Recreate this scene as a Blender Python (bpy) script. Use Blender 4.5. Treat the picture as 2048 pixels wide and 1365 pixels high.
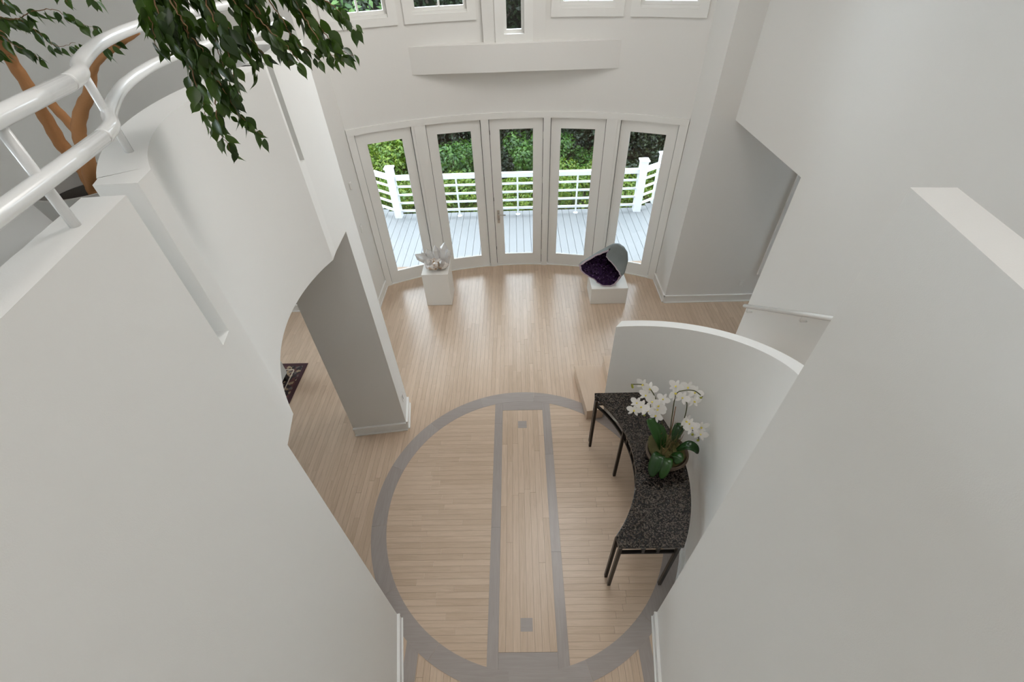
import bpy, math, random
from mathutils import Vector, Matrix
from math import sin, cos, pi, radians as RAD, sqrt, atan2, degrees

for _o in list(bpy.data.objects):
    bpy.data.objects.remove(_o, do_unlink=True)
SC = bpy.context.scene
COL = SC.collection
random.seed(7)

# ------------------------------------------------------------------ camera
cd = bpy.data.cameras.new('camera')
cd.sensor_width = 36.0
cd.lens = 896.457 / 2048 * 36.0
cd.clip_start = 0.05
cd.clip_end = 200
cam = bpy.data.objects.new('camera', cd)
COL.objects.link(cam)
_r = Vector((0.9995508, -0.0006335, -0.0299618))
_u = Vector((0.0223640, 0.6812861, 0.7316756))
_b = Vector((0.0199490, -0.7320170, 0.6809942))
cam.matrix_world = Matrix(((_r.x, _u.x, _b.x, 0.0), (_r.y, _u.y, _b.y, 0.0), (_r.z, _u.z, _b.z, 4.5), (0, 0, 0, 1)))
SC.camera = cam

# ------------------------------------------------------------------ sky, light, exposure
world = bpy.data.worlds.new('world')
SC.world = world
world.use_nodes = True
wn = world.node_tree
wn.nodes['Background'].inputs[0].default_value = (0.80, 0.90, 1.0, 1)
wn.nodes['Background'].inputs[1].default_value = 7.5

def area_light(name, loc, rot, sx, sy, power, col=(1, 1, 1)):
    l = bpy.data.lights.new(name, 'AREA')
    l.shape = 'RECTANGLE'; l.size = sx; l.size_y = sy; l.energy = power; l.color = col
    o = bpy.data.objects.new(name, l); COL.objects.link(o)
    o.location = loc; o.rotation_euler = rot
    return o

# added fill lamps under the closed ceiling, no glazing stands there
area_light('hall_fill', (0.35, 4.3, 6.35), (0, RAD(40), 0), 2.4, 2.4, 88, (1.0, 0.982, 0.955))
area_light('rear_fill', (0.3, -0.9, 6.5), (0, 0, 0), 2.6, 2.2, 36, (1.0, 0.97, 0.94))  # added lamp that brightens the near walls

SC.view_settings.view_transform = 'Standard'
SC.view_settings.look = 'None'
SC.view_settings.gamma = 1.0
SC.view_settings.use_curve_mapping = False
SC.view_settings.exposure = 0.37
try:
    SC.cycles.use_denoising = True
    SC.cycles.max_bounces = 8
    SC.cycles.diffuse_bounces = 5
    SC.cycles.transparent_max_bounces = 24
except Exception:
    pass

# ------------------------------------------------------------------ materials
MATS = {}
def new_mat(name):
    m = bpy.data.materials.new(name); m.use_nodes = True
    MATS[name] = m
    return m, m.node_tree.nodes, m.node_tree.links, m.node_tree.nodes['Principled BSDF']

def plain(name, col, rough=0.5, metal=0.0, spec=0.5, bump=0.0, bscale=200, vary=0.0, coat=0.0):
    m, N, L, P = new_mat(name)
    P.inputs['Base Color'].default_value = (*col, 1)
    P.inputs['Roughness'].default_value = rough
    P.inputs['Metallic'].default_value = metal
    P.inputs['Specular IOR Level'].default_value = spec
    P.inputs['Coat Weight'].default_value = coat
    geo = N.new('ShaderNodeNewGeometry')
    if bump:
        n = N.new('ShaderNodeTexNoise'); n.inputs['Scale'].default_value = bscale; n.inputs['Detail'].default_value = 3
        b = N.new('ShaderNodeBump'); b.inputs['Strength'].default_value = bump; b.inputs['Distance'].default_value = 0.004
        L.new(geo.outputs['Position'], n.inputs['Vector']); L.new(n.outputs['Fac'], b.inputs['Height']); L.new(b.outputs[0], P.inputs['Normal'])
    if vary:
        n = N.new('ShaderNodeTexNoise'); n.inputs['Scale'].default_value = 2.2; n.inputs['Detail'].default_value = 5
        mx = N.new('ShaderNodeMix'); mx.data_type = 'RGBA'
        mx.inputs[6].default_value = (*[c * (1 - vary) for c in col], 1)
        mx.inputs[7].default_value = (*[min(1, c * (1 + vary)) for c in col], 1)
        L.new(geo.outputs['Position'], n.inputs['Vector']); L.new(n.outputs['Fac'], mx.inputs[0]); L.new(mx.outputs[2], P.inputs['Base Color'])
    return m

def wood(name, c_dark, c_light, along, rough=0.28):
    """board grain stretched along one world axis, each board its own tone"""
    m, N, L, P = new_mat(name)
    geo = N.new('ShaderNodeNewGeometry'); oi = N.new('ShaderNodeObjectInfo')
    add = N.new('ShaderNodeMath'); add.operation = 'ADD'
    L.new(geo.outputs['Random Per Island'], add.inputs[0]); L.new(oi.outputs['Random'], add.inputs[1])
    fr = N.new('ShaderNodeMath'); fr.operation = 'FRACT'; L.new(add.outputs[0], fr.inputs[0])
    off = N.new('ShaderNodeVectorMath'); off.operation = 'SCALE'; off.inputs[0].default_value = (17, 31, 11)
    L.new(fr.outputs[0], off.inputs['Scale'])
    va = N.new('ShaderNodeVectorMath'); va.operation = 'ADD'
    L.new(geo.outputs['Position'], va.inputs[0]); L.new(off.outputs[0], va.inputs[1])
    mp = N.new('ShaderNodeMapping'); mp.inputs['Scale'].default_value = (1.6, 24, 24) if along == 'x' else (24, 1.6, 24)
    L.new(va.outputs[0], mp.inputs['Vector'])
    n = N.new('ShaderNodeTexNoise'); n.inputs['Scale'].default_value = 2.0; n.inputs['Detail'].default_value = 6; n.inputs['Distortion'].default_value = 1.2
    L.new(mp.outputs[0], n.inputs['Vector'])
    r1 = N.new('ShaderNodeMapRange'); r1.inputs['From Min'].default_value = 0.3; r1.inputs['From Max'].default_value = 0.7
    L.new(n.outputs['Fac'], r1.inputs[0])
    mixv = N.new('ShaderNodeMath'); mixv.operation = 'MULTIPLY_ADD'; mixv.inputs[1].default_value = 0.45
    L.new(r1.outputs[0], mixv.inputs[0])
    hv = N.new('ShaderNodeMath'); hv.operation = 'MULTIPLY'; hv.inputs[1].default_value = 0.38; L.new(fr.outputs[0], hv.inputs[0])
    L.new(hv.outputs[0], mixv.inputs[2])
    mx = N.new('ShaderNodeMix'); mx.data_type = 'RGBA'
    mx.inputs[6].default_value = (*c_dark, 1); mx.inputs[7].default_value = (*c_light, 1)
    L.new(mixv.outputs[0], mx.inputs[0]); L.new(mx.outputs[2], P.inputs['Base Color'])
    P.inputs['Roughness'].default_value = rough
    P.inputs['Specular IOR Level'].default_value = 0.5
    b = N.new('ShaderNodeBump'); b.inputs['Strength'].default_value = 0.06; b.inputs['Distance'].default_value = 0.002
    L.new(n.outputs['Fac'], b.inputs['Height']); L.new(b.outputs[0], P.inputs['Normal'])
    return m

def leaf_mat(name, c1, c2, trans=0.35, rough=0.4):
    m, N, L, P = new_mat(name)
    geo = N.new('ShaderNodeNewGeometry'); oi = N.new('ShaderNodeObjectInfo')
    add = N.new('ShaderNodeMath'); add.operation = 'ADD'
    L.new(geo.outputs['Random Per Island'], add.inputs[0]); L.new(oi.outputs['Random'], add.inputs[1])
    fr = N.new('ShaderNodeMath'); fr.operation = 'FRACT'; L.new(add.outputs[0], fr.inputs[0])
    mx = N.new('ShaderNodeMix'); mx.data_type = 'RGBA'
    mx.inputs[6].default_value = (*c1, 1); mx.inputs[7].default_value = (*c2, 1)
    L.new(fr.outputs[0], mx.inputs[0]); L.new(mx.outputs[2], P.inputs['Base Color'])
    P.inputs['Roughness'].default_value = rough
    tr = N.new('ShaderNodeBsdfTranslucent'); L.new(mx.outputs[2], tr.inputs['Color'])
    ms = N.new('ShaderNodeMixShader'); ms.inputs[0].default_value = trans
    L.new(P.outputs[0], ms.inputs[1]); L.new(tr.outputs[0], ms.inputs[2])
    L.new(ms.outputs[0], N['Material Output'].inputs['Surface'])
    return m

plain('wall_paint', (0.80, 0.785, 0.755), 0.75, spec=0.25, bump=0.08, bscale=260)
plain('trim_paint', (0.84, 0.83, 0.80), 0.42)
plain('ceiling_paint', (0.85, 0.845, 0.83), 0.8)
plain('rail_paint', (0.86, 0.855, 0.84), 0.22, coat=0.3)
plain('pedestal_paint', (0.82, 0.79, 0.74), 0.5)
wood('oak_along_x', (0.50, 0.368, 0.26), (0.70, 0.545, 0.415), 'x')
wood('oak_along_y', (0.50, 0.368, 0.26), (0.70, 0.545, 0.415), 'y')
wood('oak_step', (0.55, 0.41, 0.30), (0.68, 0.54, 0.41), 'y')
wood('grey_stain_x', (0.33, 0.285, 0.26), (0.42, 0.375, 0.35), 'x')
wood('grey_stain_y', (0.33, 0.285, 0.26), (0.42, 0.375, 0.35), 'y')
plain('floor_joint', (0.16, 0.11, 0.075), 0.8)
plain('deck_paint', (0.145, 0.149, 0.152), 0.5, vary=0.06)
plain('exterior_white', (0.52, 0.53, 0.54), 0.4)
plain('soil_ground', (0.005, 0.007, 0.003), 0.95, vary=0.4)
plain('bark_tan', (0.36, 0.165, 0.06), 0.8, bump=0.6, bscale=60, vary=0.35)
plain('bark_grey', (0.10, 0.075, 0.055), 0.9, bump=0.6, bscale=30, vary=0.3)
plain('twig_brown', (0.22, 0.12, 0.055), 0.7)
plain('pot_grey', (0.33, 0.315, 0.29), 0.45)
plain('potting_soil', (0.022, 0.017, 0.012), 0.95, bump=1.0, bscale=90, vary=0.4)
plain('steel', (0.55, 0.53, 0.50), 0.3, metal=1.0)
plain('dark_metal', (0.045, 0.040, 0.036), 0.38, metal=0.85)
plain('cover_plastic', (0.80, 0.79, 0.76), 0.4)
plain('geode_shell', (0.22, 0.245, 0.245), 0.75, bump=0.9, bscale=40, vary=0.35)
plain('geode_rim', (0.44, 0.35, 0.40), 0.5, bump=0.8, bscale=90, vary=0.35)
plain('black_metal_and_shade', (0.015, 0.015, 0.015), 0.4)  # bench feet, and the black put in for door gap shade
plain('sofa_grey', (0.60, 0.62, 0.60), 0.7)
plain('basket_brown', (0.11, 0.075, 0.05), 0.6, vary=0.4)
plain('moss', (0.085, 0.075, 0.02), 0.9, bump=1.0, bscale=80, vary=0.5)
plain('orchid_stem', (0.07, 0.075, 0.02), 0.5)
plain('orchid_lip', (0.75, 0.62, 0.10), 0.5)
plain('bud_green', (0.35, 0.36, 0.05), 0.5)
leaf_mat('orchid_leaf', (0.012, 0.05, 0.009), (0.03, 0.10, 0.014), 0.1, 0.22)
leaf_mat('orchid_petal', (0.90, 0.88, 0.85), (0.93, 0.90, 0.87), 0.25, 0.5)
leaf_mat('ficus_leaf', (0.020, 0.046, 0.009), (0.060, 0.118, 0.014), 0.28, 0.3)
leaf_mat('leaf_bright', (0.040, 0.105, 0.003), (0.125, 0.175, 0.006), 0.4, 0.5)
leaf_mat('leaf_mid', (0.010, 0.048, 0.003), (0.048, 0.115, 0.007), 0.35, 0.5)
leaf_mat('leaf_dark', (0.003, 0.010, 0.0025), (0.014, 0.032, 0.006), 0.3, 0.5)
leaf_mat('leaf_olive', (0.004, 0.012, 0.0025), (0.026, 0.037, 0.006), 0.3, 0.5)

def glass_mat():
    m, N, L, P = new_mat('window_glass')
    N.remove(P)
    t = N.new('ShaderNodeBsdfTransparent'); t.inputs[0].default_value = (0.97, 0.985, 0.98, 1)
    g = N.new('ShaderNodeBsdfGlossy'); g.inputs['Roughness'].default_value = 0.0
    f = N.new('ShaderNodeFresnel'); f.inputs['IOR'].default_value = 1.45
    ms = N.new('ShaderNodeMixShader')
    L.new(f.outputs[0], ms.inputs[0]); L.new(t.outputs[0], ms.inputs[1]); L.new(g.outputs[0], ms.inputs[2])
    L.new(ms.outputs[0], N['Material Output'].inputs['Surface'])
glass_mat()

def granite_mat():
    m, N, L, P = new_mat('black_granite')
    geo = N.new('ShaderNodeNewGeometry')
    v = N.new('ShaderNodeTexVoronoi'); v.inputs['Scale'].default_value = 115
    L.new(geo.outputs['Position'], v.inputs['Vector'])
    cr = N.new('ShaderNodeValToRGB')
    cr.color_ramp.elements[0].position = 0.35; cr.color_ramp.elements[0].color = (0.006, 0.006, 0.007, 1)
    cr.color_ramp.elements[1].position = 1.0; cr.color_ramp.elements[1].color = (0.105, 0.083, 0.068, 1)
    sep = N.new('ShaderNodeSeparateColor'); L.new(v.outputs['Color'], sep.inputs[0])
    L.new(sep.outputs[0], cr.inputs[0]); L.new(cr.outputs[0], P.inputs['Base Color'])
    P.inputs['Roughness'].default_value = 0.07
granite_mat()

def quartz_mat():
    m, N, L, P = new_mat('quartz')
    P.inputs['Base Color'].default_value = (0.93, 0.91, 0.89, 1)
    P.inputs['Roughness'].default_value = 0.12
    P.inputs['Transmission Weight'].default_value = 0.55
    P.inputs['IOR'].default_value = 1.5
    m, N, L, P = new_mat('quartz_cloudy')
    geo = N.new('ShaderNodeNewGeometry')
    n = N.new('ShaderNodeTexNoise'); n.inputs['Scale'].default_value = 14; n.inputs['Detail'].default_value = 4
    L.new(geo.outputs['Position'], n.inputs['Vector'])
    cr = N.new('ShaderNodeValToRGB')
    cr.color_ramp.elements[0].position = 0.38; cr.color_ramp.elements[0].color = (0.36, 0.22, 0.11, 1)
    cr.color_ramp.elements[1].position = 0.52; cr.color_ramp.elements[1].color = (0.74, 0.70, 0.66, 1)
    L.new(n.outputs['Fac'], cr.inputs[0]); L.new(cr.outputs[0], P.inputs['Base Color'])
    P.inputs['Roughness'].default_value = 0.3
quartz_mat()

def amethyst_mat():
    m, N, L, P = new_mat('amethyst')
    geo = N.new('ShaderNodeNewGeometry')
    cr = N.new('ShaderNodeValToRGB')
    cr.color_ramp.elements[0].position = 0.0; cr.color_ramp.elements[0].color = (0.004, 0.002, 0.006, 1)
    cr.color_ramp.elements[1].position = 0.85; cr.color_ramp.elements[1].color = (0.050, 0.020, 0.075, 1)
    x = cr.color_ramp.elements.new(1.0); x.color = (0.32, 0.22, 0.40, 1)  # palest random points: sparkle put into the colour
    L.new(geo.outputs['Random Per Island'], cr.inputs[0]); L.new(cr.outputs[0], P.inputs['Base Color'])
    P.inputs['Roughness'].default_value = 0.12
amethyst_mat()

def rug_mat():
    m, N, L, P = new_mat('rug_pattern')
    geo = N.new('ShaderNodeNewGeometry')
    v = N.new('ShaderNodeTexVoronoi'); v.inputs['Scale'].default_value = 26
    L.new(geo.outputs['Position'], v.inputs['Vector'])
    sep = N.new('ShaderNodeSeparateColor'); L.new(v.outputs['Color'], sep.inputs[0])
    cr = N.new('ShaderNodeValToRGB'); cr.color_ramp.interpolation = 'CONSTANT'
    e = cr.color_ramp.elements
    e[0].position = 0.0; e[0].color = (0.03, 0.022, 0.025, 1)
    e[1].position = 0.35; e[1].color = (0.09, 0.035, 0.035, 1)
    x = e.new(0.6); x.color = (0.30, 0.22, 0.14, 1)
    x = e.new(0.85); x.color = (0.12, 0.10, 0.09, 1)
    L.new(sep.outputs[0], cr.inputs[0]); L.new(cr.outputs[0], P.inputs['Base Color'])
    P.inputs['Roughness'].default_value = 0.95
rug_mat()
plain('rug_border', (0.055, 0.022, 0.026), 0.95, vary=0.4)
plain('rug_fringe', (0.55, 0.48, 0.38), 0.95)

# ------------------------------------------------------------------ mesh helpers
class MB:
    def __init__(s): s.v = []; s.f = []
    def add(s, vs, fs):
        k = len(s.v); s.v += [tuple(p) for p in vs]; s.f += [tuple(i + k for i in q) for q in fs]; return s
    def box(s, x0, x1, y0, y1, z0, z1):
        return s.add([(x0, y0, z0), (x1, y0, z0), (x1, y1, z0), (x0, y1, z0), (x0, y0, z1), (x1, y0, z1), (x1, y1, z1), (x0, y1, z1)],
                     [(3, 2, 1, 0), (4, 5, 6, 7), (0, 1, 5, 4), (1, 2, 6, 5), (2, 3, 7, 6), (3, 0, 4, 7)])
    def obox(s, c, ax, ay, hx, hy, z0, z1):
        """box with plan axes ax, ay (unit 2-vectors) about plan centre c"""
        pts = []
        for z in (z0, z1):
            for a, b in ((-1, -1), (1, -1), (1, 1), (-1, 1)):
                pts.append((c[0] + ax[0] * a * hx + ay[0] * b * hy, c[1] + ax[1] * a * hx + ay[1] * b * hy, z))
        return s.add(pts, [(3, 2, 1, 0), (4, 5, 6, 7), (0, 1, 5, 4), (1, 2, 6, 5), (2, 3, 7, 6), (3, 0, 4, 7)])
    def prism(s, poly, z0, z1):
        n = len(poly)
        a = sum(poly[i][0] * poly[(i + 1) % n][1] - poly[(i + 1) % n][0] * poly[i][1] for i in range(n))
        if a < 0: poly = poly[::-1]
        zb = z0 if isinstance(z0, (list, tuple)) else [z0] * n
        zt = z1 if isinstance(z1, (list, tuple)) else [z1] * n
        vs = [(p[0], p[1], zb[i]) for i, p in enumerate(poly)] + [(p[0], p[1], zt[i]) for i, p in enumerate(poly)]
        fs = [tuple(range(n - 1, -1, -1)), tuple(range(n, 2 * n))] + [(i, (i + 1) % n, n + (i + 1) % n, n + i) for i in range(n)]
        return s.add(vs, fs)
    def band(s, inner, outer, z0, z1):
        """a wall between two plan polylines of equal length, built as joined blocks without inside faces"""
        n = len(inner)
        z0 = z0 if isinstance(z0, (list, tuple)) else [z0] * n
        z1 = z1 if isinstance(z1, (list, tuple)) else [z1] * n
        vs = []
        for i in range(n):
            vs += [(*inner[i], z0[i]), (*inner[i], z1[i]), (*outer[i], z1[i]), (*outer[i], z0[i])]
        fs = []
        for i in range(n - 1):
            a, b = 4 * i, 4 * (i + 1)
            for k in range(4): fs.append((a + k, a + (k + 1) % 4, b + (k + 1) % 4, b + k))
        fs += [(3, 2, 1, 0), tuple(4 * (n - 1) + k for k in range(4))]
        return s.add(vs, fs)
    def tube(s, pts, r, sides=10, caps=True):
        pts = [Vector(p) for p in pts]; n = len(pts)
        rr = r if isinstance(r, (list, tuple)) else [r] * n
        k = len(s.v); ref = None
        for i, p in enumerate(pts):
            d = (pts[min(i + 1, n - 1)] - pts[max(i - 1, 0)]).normalized()
            if ref is None:
                ref = Vector((0, 0, 1)) if abs(d.z) < 0.9 else Vector((1, 0, 0))
                u = d.cross(ref).normalized()
            else:
                u = (u - d * u.dot(d)).normalized()
            w = d.cross(u)
            for j in range(sides):
                a = 2 * pi * j / sides
                s.v.append(tuple(p + (u * cos(a) + w * sin(a)) * rr[i]))
        for i in range(n - 1):
            for j in range(sides):
                a = k + i * sides + j; b = k + i * sides + (j + 1) % sides
                s.f.append((a, b, b + sides, a + sides))
        if caps:
            s.f.append(tuple(k + j for j in range(sides - 1, -1, -1)))
            s.f.append(tuple(k + (n - 1) * sides + j for j in range(sides)))
        return s
    def lathe(s, c, prof, seg=32, closed=False):
        k = len(s.v); n = len(prof)
        for (r, z) in prof:
            for j in range(seg):
                a = 2 * pi * j / seg
                s.v.append((c[0] + r * cos(a), c[1] + r * sin(a), c[2] + z))
        for i in range(n - 1):
            for j in range(seg):
                a = k + i * seg + j; b = k + i * seg + (j + 1) % seg
                s.f.append((a, b, b + seg, a + seg))
        s.f.append(tuple(k + j for j in range(seg - 1, -1, -1)))
        s.f.append(tuple(k + (n - 1) * seg + j for j in range(seg)))
        return s
    def build(s, name, mat, parent=None, smooth=False, bevel=0.0, **props):
        me = bpy.data.meshes.new(name)
        me.from_pydata(s.v, [], s.f); me.update()
        me.materials.append(MATS[mat])
        if smooth:
            me.polygons.foreach_set('use_smooth', [True] * len(me.polygons))
        o = bpy.data.objects.new(name, me); COL.objects.link(o)
        attach(o, parent)
        if smooth == 'angle':
            md = o.modifiers.new('edges', 'EDGE_SPLIT'); md.split_angle = RAD(32)
        if bevel:
            md = o.modifiers.new('bevel', 'BEVEL'); md.width = bevel; md.segments = 2; md.limit_method = 'ANGLE'
        for a, b in props.items(): o[a] = b
        return o

def attach(o, parent):
    if parent is not None:
        o.parent = parent
        if parent.parent is None: o.location = -Vector(parent.location)

def thing(name, loc, label, category, group=None):
    o = bpy.data.objects.new(name, None); COL.objects.link(o)
    o.empty_display_size = 0.1
    o.location = loc; o['label'] = label; o['category'] = category
    if group: o['group'] = group
    return o

def struct(o, label):
    o['kind'] = 'structure'; o['label'] = label; o['category'] = 'structure'
    return o

def spline(pts, per=6):
    """Catmull-Rom through 3-D points"""
    P = [Vector(p) for p in pts]
    P = [P[0] * 2 - P[1]] + P + [P[-1] * 2 - P[-2]]
    out = []
    for i in range(1, len(P) - 2):
        for k in range(per):
            t = k / per
            a, b, c, d = P[i - 1], P[i], P[i + 1], P[i + 2]
            out.append(0.5 * ((2 * b) + (c - a) * t + (2 * a - 5 * b + 4 * c - d) * t * t + (3 * b - a - 3 * c + d) * t ** 3))
    out.append(P[-2])
    return out
TRUNK_A = [(-2.792,2.85,3.304),(-2.796,2.87,3.406),(-2.83,2.9,3.482),(-2.853,2.9,3.576),(-2.84,2.9,3.688),(-2.832,2.9,3.8),(-2.811,2.9,3.905),(-2.809,2.9,4.017),(-2.741,2.85,4.118),(-2.67,2.8,4.262),(-2.566,2.75,4.418)]
TRUNK_A2 = [(-2.818,2.9,3.884),(-2.852,2.95,3.996),(-2.848,2.97,4.101),(-2.824,3.0,4.222)]
TRUNK_B = [(-2.643,2.84,3.615),(-2.684,2.87,3.701),(-2.72,2.88,3.78),(-2.758,2.9,3.838),(-2.807,2.9,3.853)]
TRUNK_C = [(-2.792,2.85,3.304),(-2.69,2.82,3.471),(-2.644,2.82,3.607),(-2.597,2.82,3.7),(-2.504,2.82,3.798),(-2.408,2.82,3.874),(-2.353,2.83,3.957),(-2.291,2.83,4.015),(-2.18,2.82,4.067),(-2.057,2.8,4.112),(-1.954,2.8,4.15)]
TWIGS = [[(-1.359,2.2,4.498),(-1.244,2.0,4.367),(-1.207,1.95,4.286),(-1.138,1.9,4.194),(-1.107,1.9,4.105),(-1.093,1.9,4.009),(-1.067,1.9,3.935),(-1.027,1.9,3.909)],[(-1.207,1.95,4.286),(-1.218,1.95,4.179),(-1.224,1.93,4.093),(-1.224,1.92,4.026),(-1.242,1.92,3.962)],[(-1.121,1.9,4.154),(-1.143,1.88,4.043),(-1.183,1.88,3.935),(-1.171,1.88,3.857)],[(-1.172,2.1,4.468),(-1.11,2.0,4.349),(-1.046,1.95,4.281),(-0.994,1.95,4.196),(-0.99,1.95,4.107)],[(-1.092,2.15,4.464),(-1.004,2.05,4.356),(-0.927,2.0,4.271),(-0.865,2.0,4.192),(-0.828,2.0,4.134)],[(-1.013,2.3,4.457),(-0.864,2.2,4.339),(-0.799,2.2,4.241),(-0.752,2.2,4.164),(-0.71,2.2,4.127),(-0.667,2.2,4.113)],[(-0.921,2.25,4.441),(-0.828,2.15,4.281),(-0.778,2.1,4.206),(-0.755,2.1,4.155),(-0.719,2.1,4.128)],[(-0.907,2.4,4.42),(-0.787,2.3,4.312),(-0.723,2.3,4.252),(-0.685,2.3,4.199)],[(-1.365,2.1,4.447),(-1.313,2.0,4.341),(-1.304,1.95,4.259),(-1.32,1.95,4.19)],[(-1.213,2.0,4.421),(-1.152,1.9,4.319),(-1.142,1.88,4.235),(-1.118,1.88,4.158)],[(-1.026,2.15,4.448),(-0.953,2.05,4.325),(-0.912,2.02,4.237),(-0.902,2.02,4.165)],[(-1.044,2.1,4.437),(-0.999,2.0,4.317),(-0.983,1.98,4.23),(-0.944,1.98,4.166)],[(-1.089,2.0,4.456),(-1.044,1.9,4.343),(-1.013,1.86,4.242),(-1.018,1.85,4.145),(-1.027,1.85,4.072)],[(-1.138,1.9,4.194),(-1.115,1.88,4.126),(-1.091,1.88,4.058),(-1.083,1.88,3.969)],[(-1.207,1.95,4.286),(-1.232,1.97,4.208),(-1.253,1.98,4.125),(-1.278,1.98,4.048)],[(-1.225,2.0,4.46),(-1.176,1.92,4.359),(-1.138,1.88,4.293),(-1.111,1.86,4.223),(-1.082,1.86,4.192)],[(-1.186,2.05,4.457),(-1.12,2.0,4.363),(-1.1,1.97,4.265),(-1.108,1.97,4.172),(-1.12,1.97,4.106)],[(-0.966,2.1,4.449),(-0.915,2.08,4.336),(-0.879,2.08,4.259),(-0.857,2.08,4.186),(-0.776,2.08,4.134)],[(-1.247,2.0,4.422),(-1.221,1.9,4.335),(-1.201,1.86,4.269),(-1.19,1.86,4.225)],[(-2.645,2.75,4.383),(-2.605,2.75,4.256),(-2.502,2.75,4.226),(-2.389,2.75,4.255),(-2.275,2.75,4.256),(-2.207,2.75,4.209),(-2.116,2.75,4.173)],[(-2.763,2.8,4.244),(-2.624,2.8,4.223),(-2.525,2.8,4.216),(-2.476,2.8,4.162),(-2.414,2.8,4.1),(-2.311,2.8,4.113)],[(-2.731,2.75,4.229),(-2.631,2.75,4.163),(-2.588,2.75,4.118),(-2.536,2.75,4.084),(-2.506,2.75,4.053)],[(-2.171,2.7,4.409),(-2.161,2.7,4.326),(-2.154,2.7,4.287)],[(-2.071,2.8,4.4),(-2.099,2.8,4.305),(-2.095,2.8,4.281)],[(-2.145,2.75,4.148),(-2.141,2.75,4.116),(-2.112,2.75,4.1),(-2.055,2.75,4.107)],[(-2.766,2.75,4.188),(-2.71,2.75,4.1),(-2.649,2.75,4.076)],[(-2.519,2.7,4.419),(-2.47,2.7,4.306),(-2.44,2.7,4.282)]]
FLOWERS = [[(1.076,2.652,1.466),(1.133,2.615,1.446),(1.097,2.58,1.407),(1.02,2.545,1.348),(0.989,2.493,1.309),(1.059,2.517,1.318),(1.152,2.537,1.368),(1.205,2.506,1.348),(1.115,2.505,1.289),(1.183,2.458,1.269),(1.243,2.547,1.387),(1.201,2.493,1.309)],[(1.311,2.53,1.578),(1.295,2.485,1.539),(1.404,2.508,1.587),(1.357,2.45,1.52),(1.468,2.486,1.539),(1.46,2.441,1.482)],[(1.373,2.307,1.384),(1.429,2.274,1.336),(1.408,2.295,1.365),(1.515,2.291,1.318),(1.507,2.247,1.28)]]
STEMS = [[(1.291,2.315,0.95),(1.265,2.409,1.125),(1.214,2.501,1.299),(1.171,2.555,1.407),(1.131,2.612,1.456),(1.076,2.652,1.466),(0.975,2.669,1.456)],[(1.343,2.401,0.98),(1.337,2.499,1.297),(1.308,2.479,1.527),(1.349,2.473,1.584),(1.449,2.479,1.574),(1.524,2.452,1.527)],[(1.353,2.32,0.98),(1.392,2.328,1.16),(1.389,2.286,1.307),(1.476,2.268,1.279),(1.504,2.231,1.222)],[(1.391,2.359,1.0),(1.433,2.439,1.229),(1.414,2.445,1.431),(1.374,2.455,1.508)]]
GEODE_RIM = [(0.907,5.817,0.642),(0.941,5.788,0.56),(1.028,5.765,0.49),(1.139,5.747,0.434),(1.204,5.723,0.364),(1.308,5.708,0.314),(1.427,5.7,0.288),(1.493,5.721,0.347),(1.536,5.739,0.399),(1.578,5.76,0.458),(1.533,5.788,0.542),(1.458,5.819,0.633),(1.377,5.848,0.715),(1.321,5.866,0.768),(1.353,5.9,0.859),(1.264,5.887,0.826),(1.153,5.869,0.78),(1.034,5.845,0.718)]

# ================================================================== STRUCTURE
RC = (-0.009, 2.263)          # centre of the inlaid floor ring
R_OUT, R_IN = 1.58, 1.427
BC, BR = (0.0, 1.95), 4.915   # centre and radius of the glazed bay
Z_SOF, Z_UP, Z_CAP, Z_CEIL = 2.70, 2.88, 3.96, 6.6

# ---------------------------------------------------------------- floor
floor = struct(MB().box(-5.2, 6.2, -3.0, 6.9, -0.08, -0.012).build('floor', 'floor_joint'), 'pale oak plank floor with a grey inlaid ring')
G = 0.0007
W_B = 0.0572
def board(poly, mat, name='board', top=0.0015):
    return MB().prism(poly, -0.011, top).build(name, mat, floor)

# boards inside the ring run across, left and right of the centre strip
rows = int(2 * 1.5 / W_B)
rnd = random.Random(3)
for side in (-1, 1):
    for k in range(rows):
        y0 = RC[1] - 1.5 + k * W_B + G; y1 = y0 + W_B - 2 * G
        e0 = sqrt(max(0.0, 1.50 ** 2 - (y0 - RC[1]) ** 2)); e1 = sqrt(max(0.0, 1.50 ** 2 - (y1 - RC[1]) ** 2))
        xi = 0.345 - side * RC[0] + G
        if min(e0, e1) < xi + 0.03: continue
        far = min(e0, e1)
        cuts = [xi]
        x = xi + rnd.uniform(0.25, 0.75)
        while x < far - 0.15:
            cuts.append(x); x += rnd.uniform(0.45, 0.95)
        for i, c in enumerate(cuts):
            a = c + (G if i else 0)
            if i + 1 < len(cuts):
                b0 = b1 = cuts[i + 1] - G
            else:
                b0, b1 = e0, e1
            poly = [(RC[0] + side * a, y0), (RC[0] + side * b0, y0), (RC[0] + side * b1, y1), (RC[0] + side * a, y1)]
            board(poly, 'oak_along_x')
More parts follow.
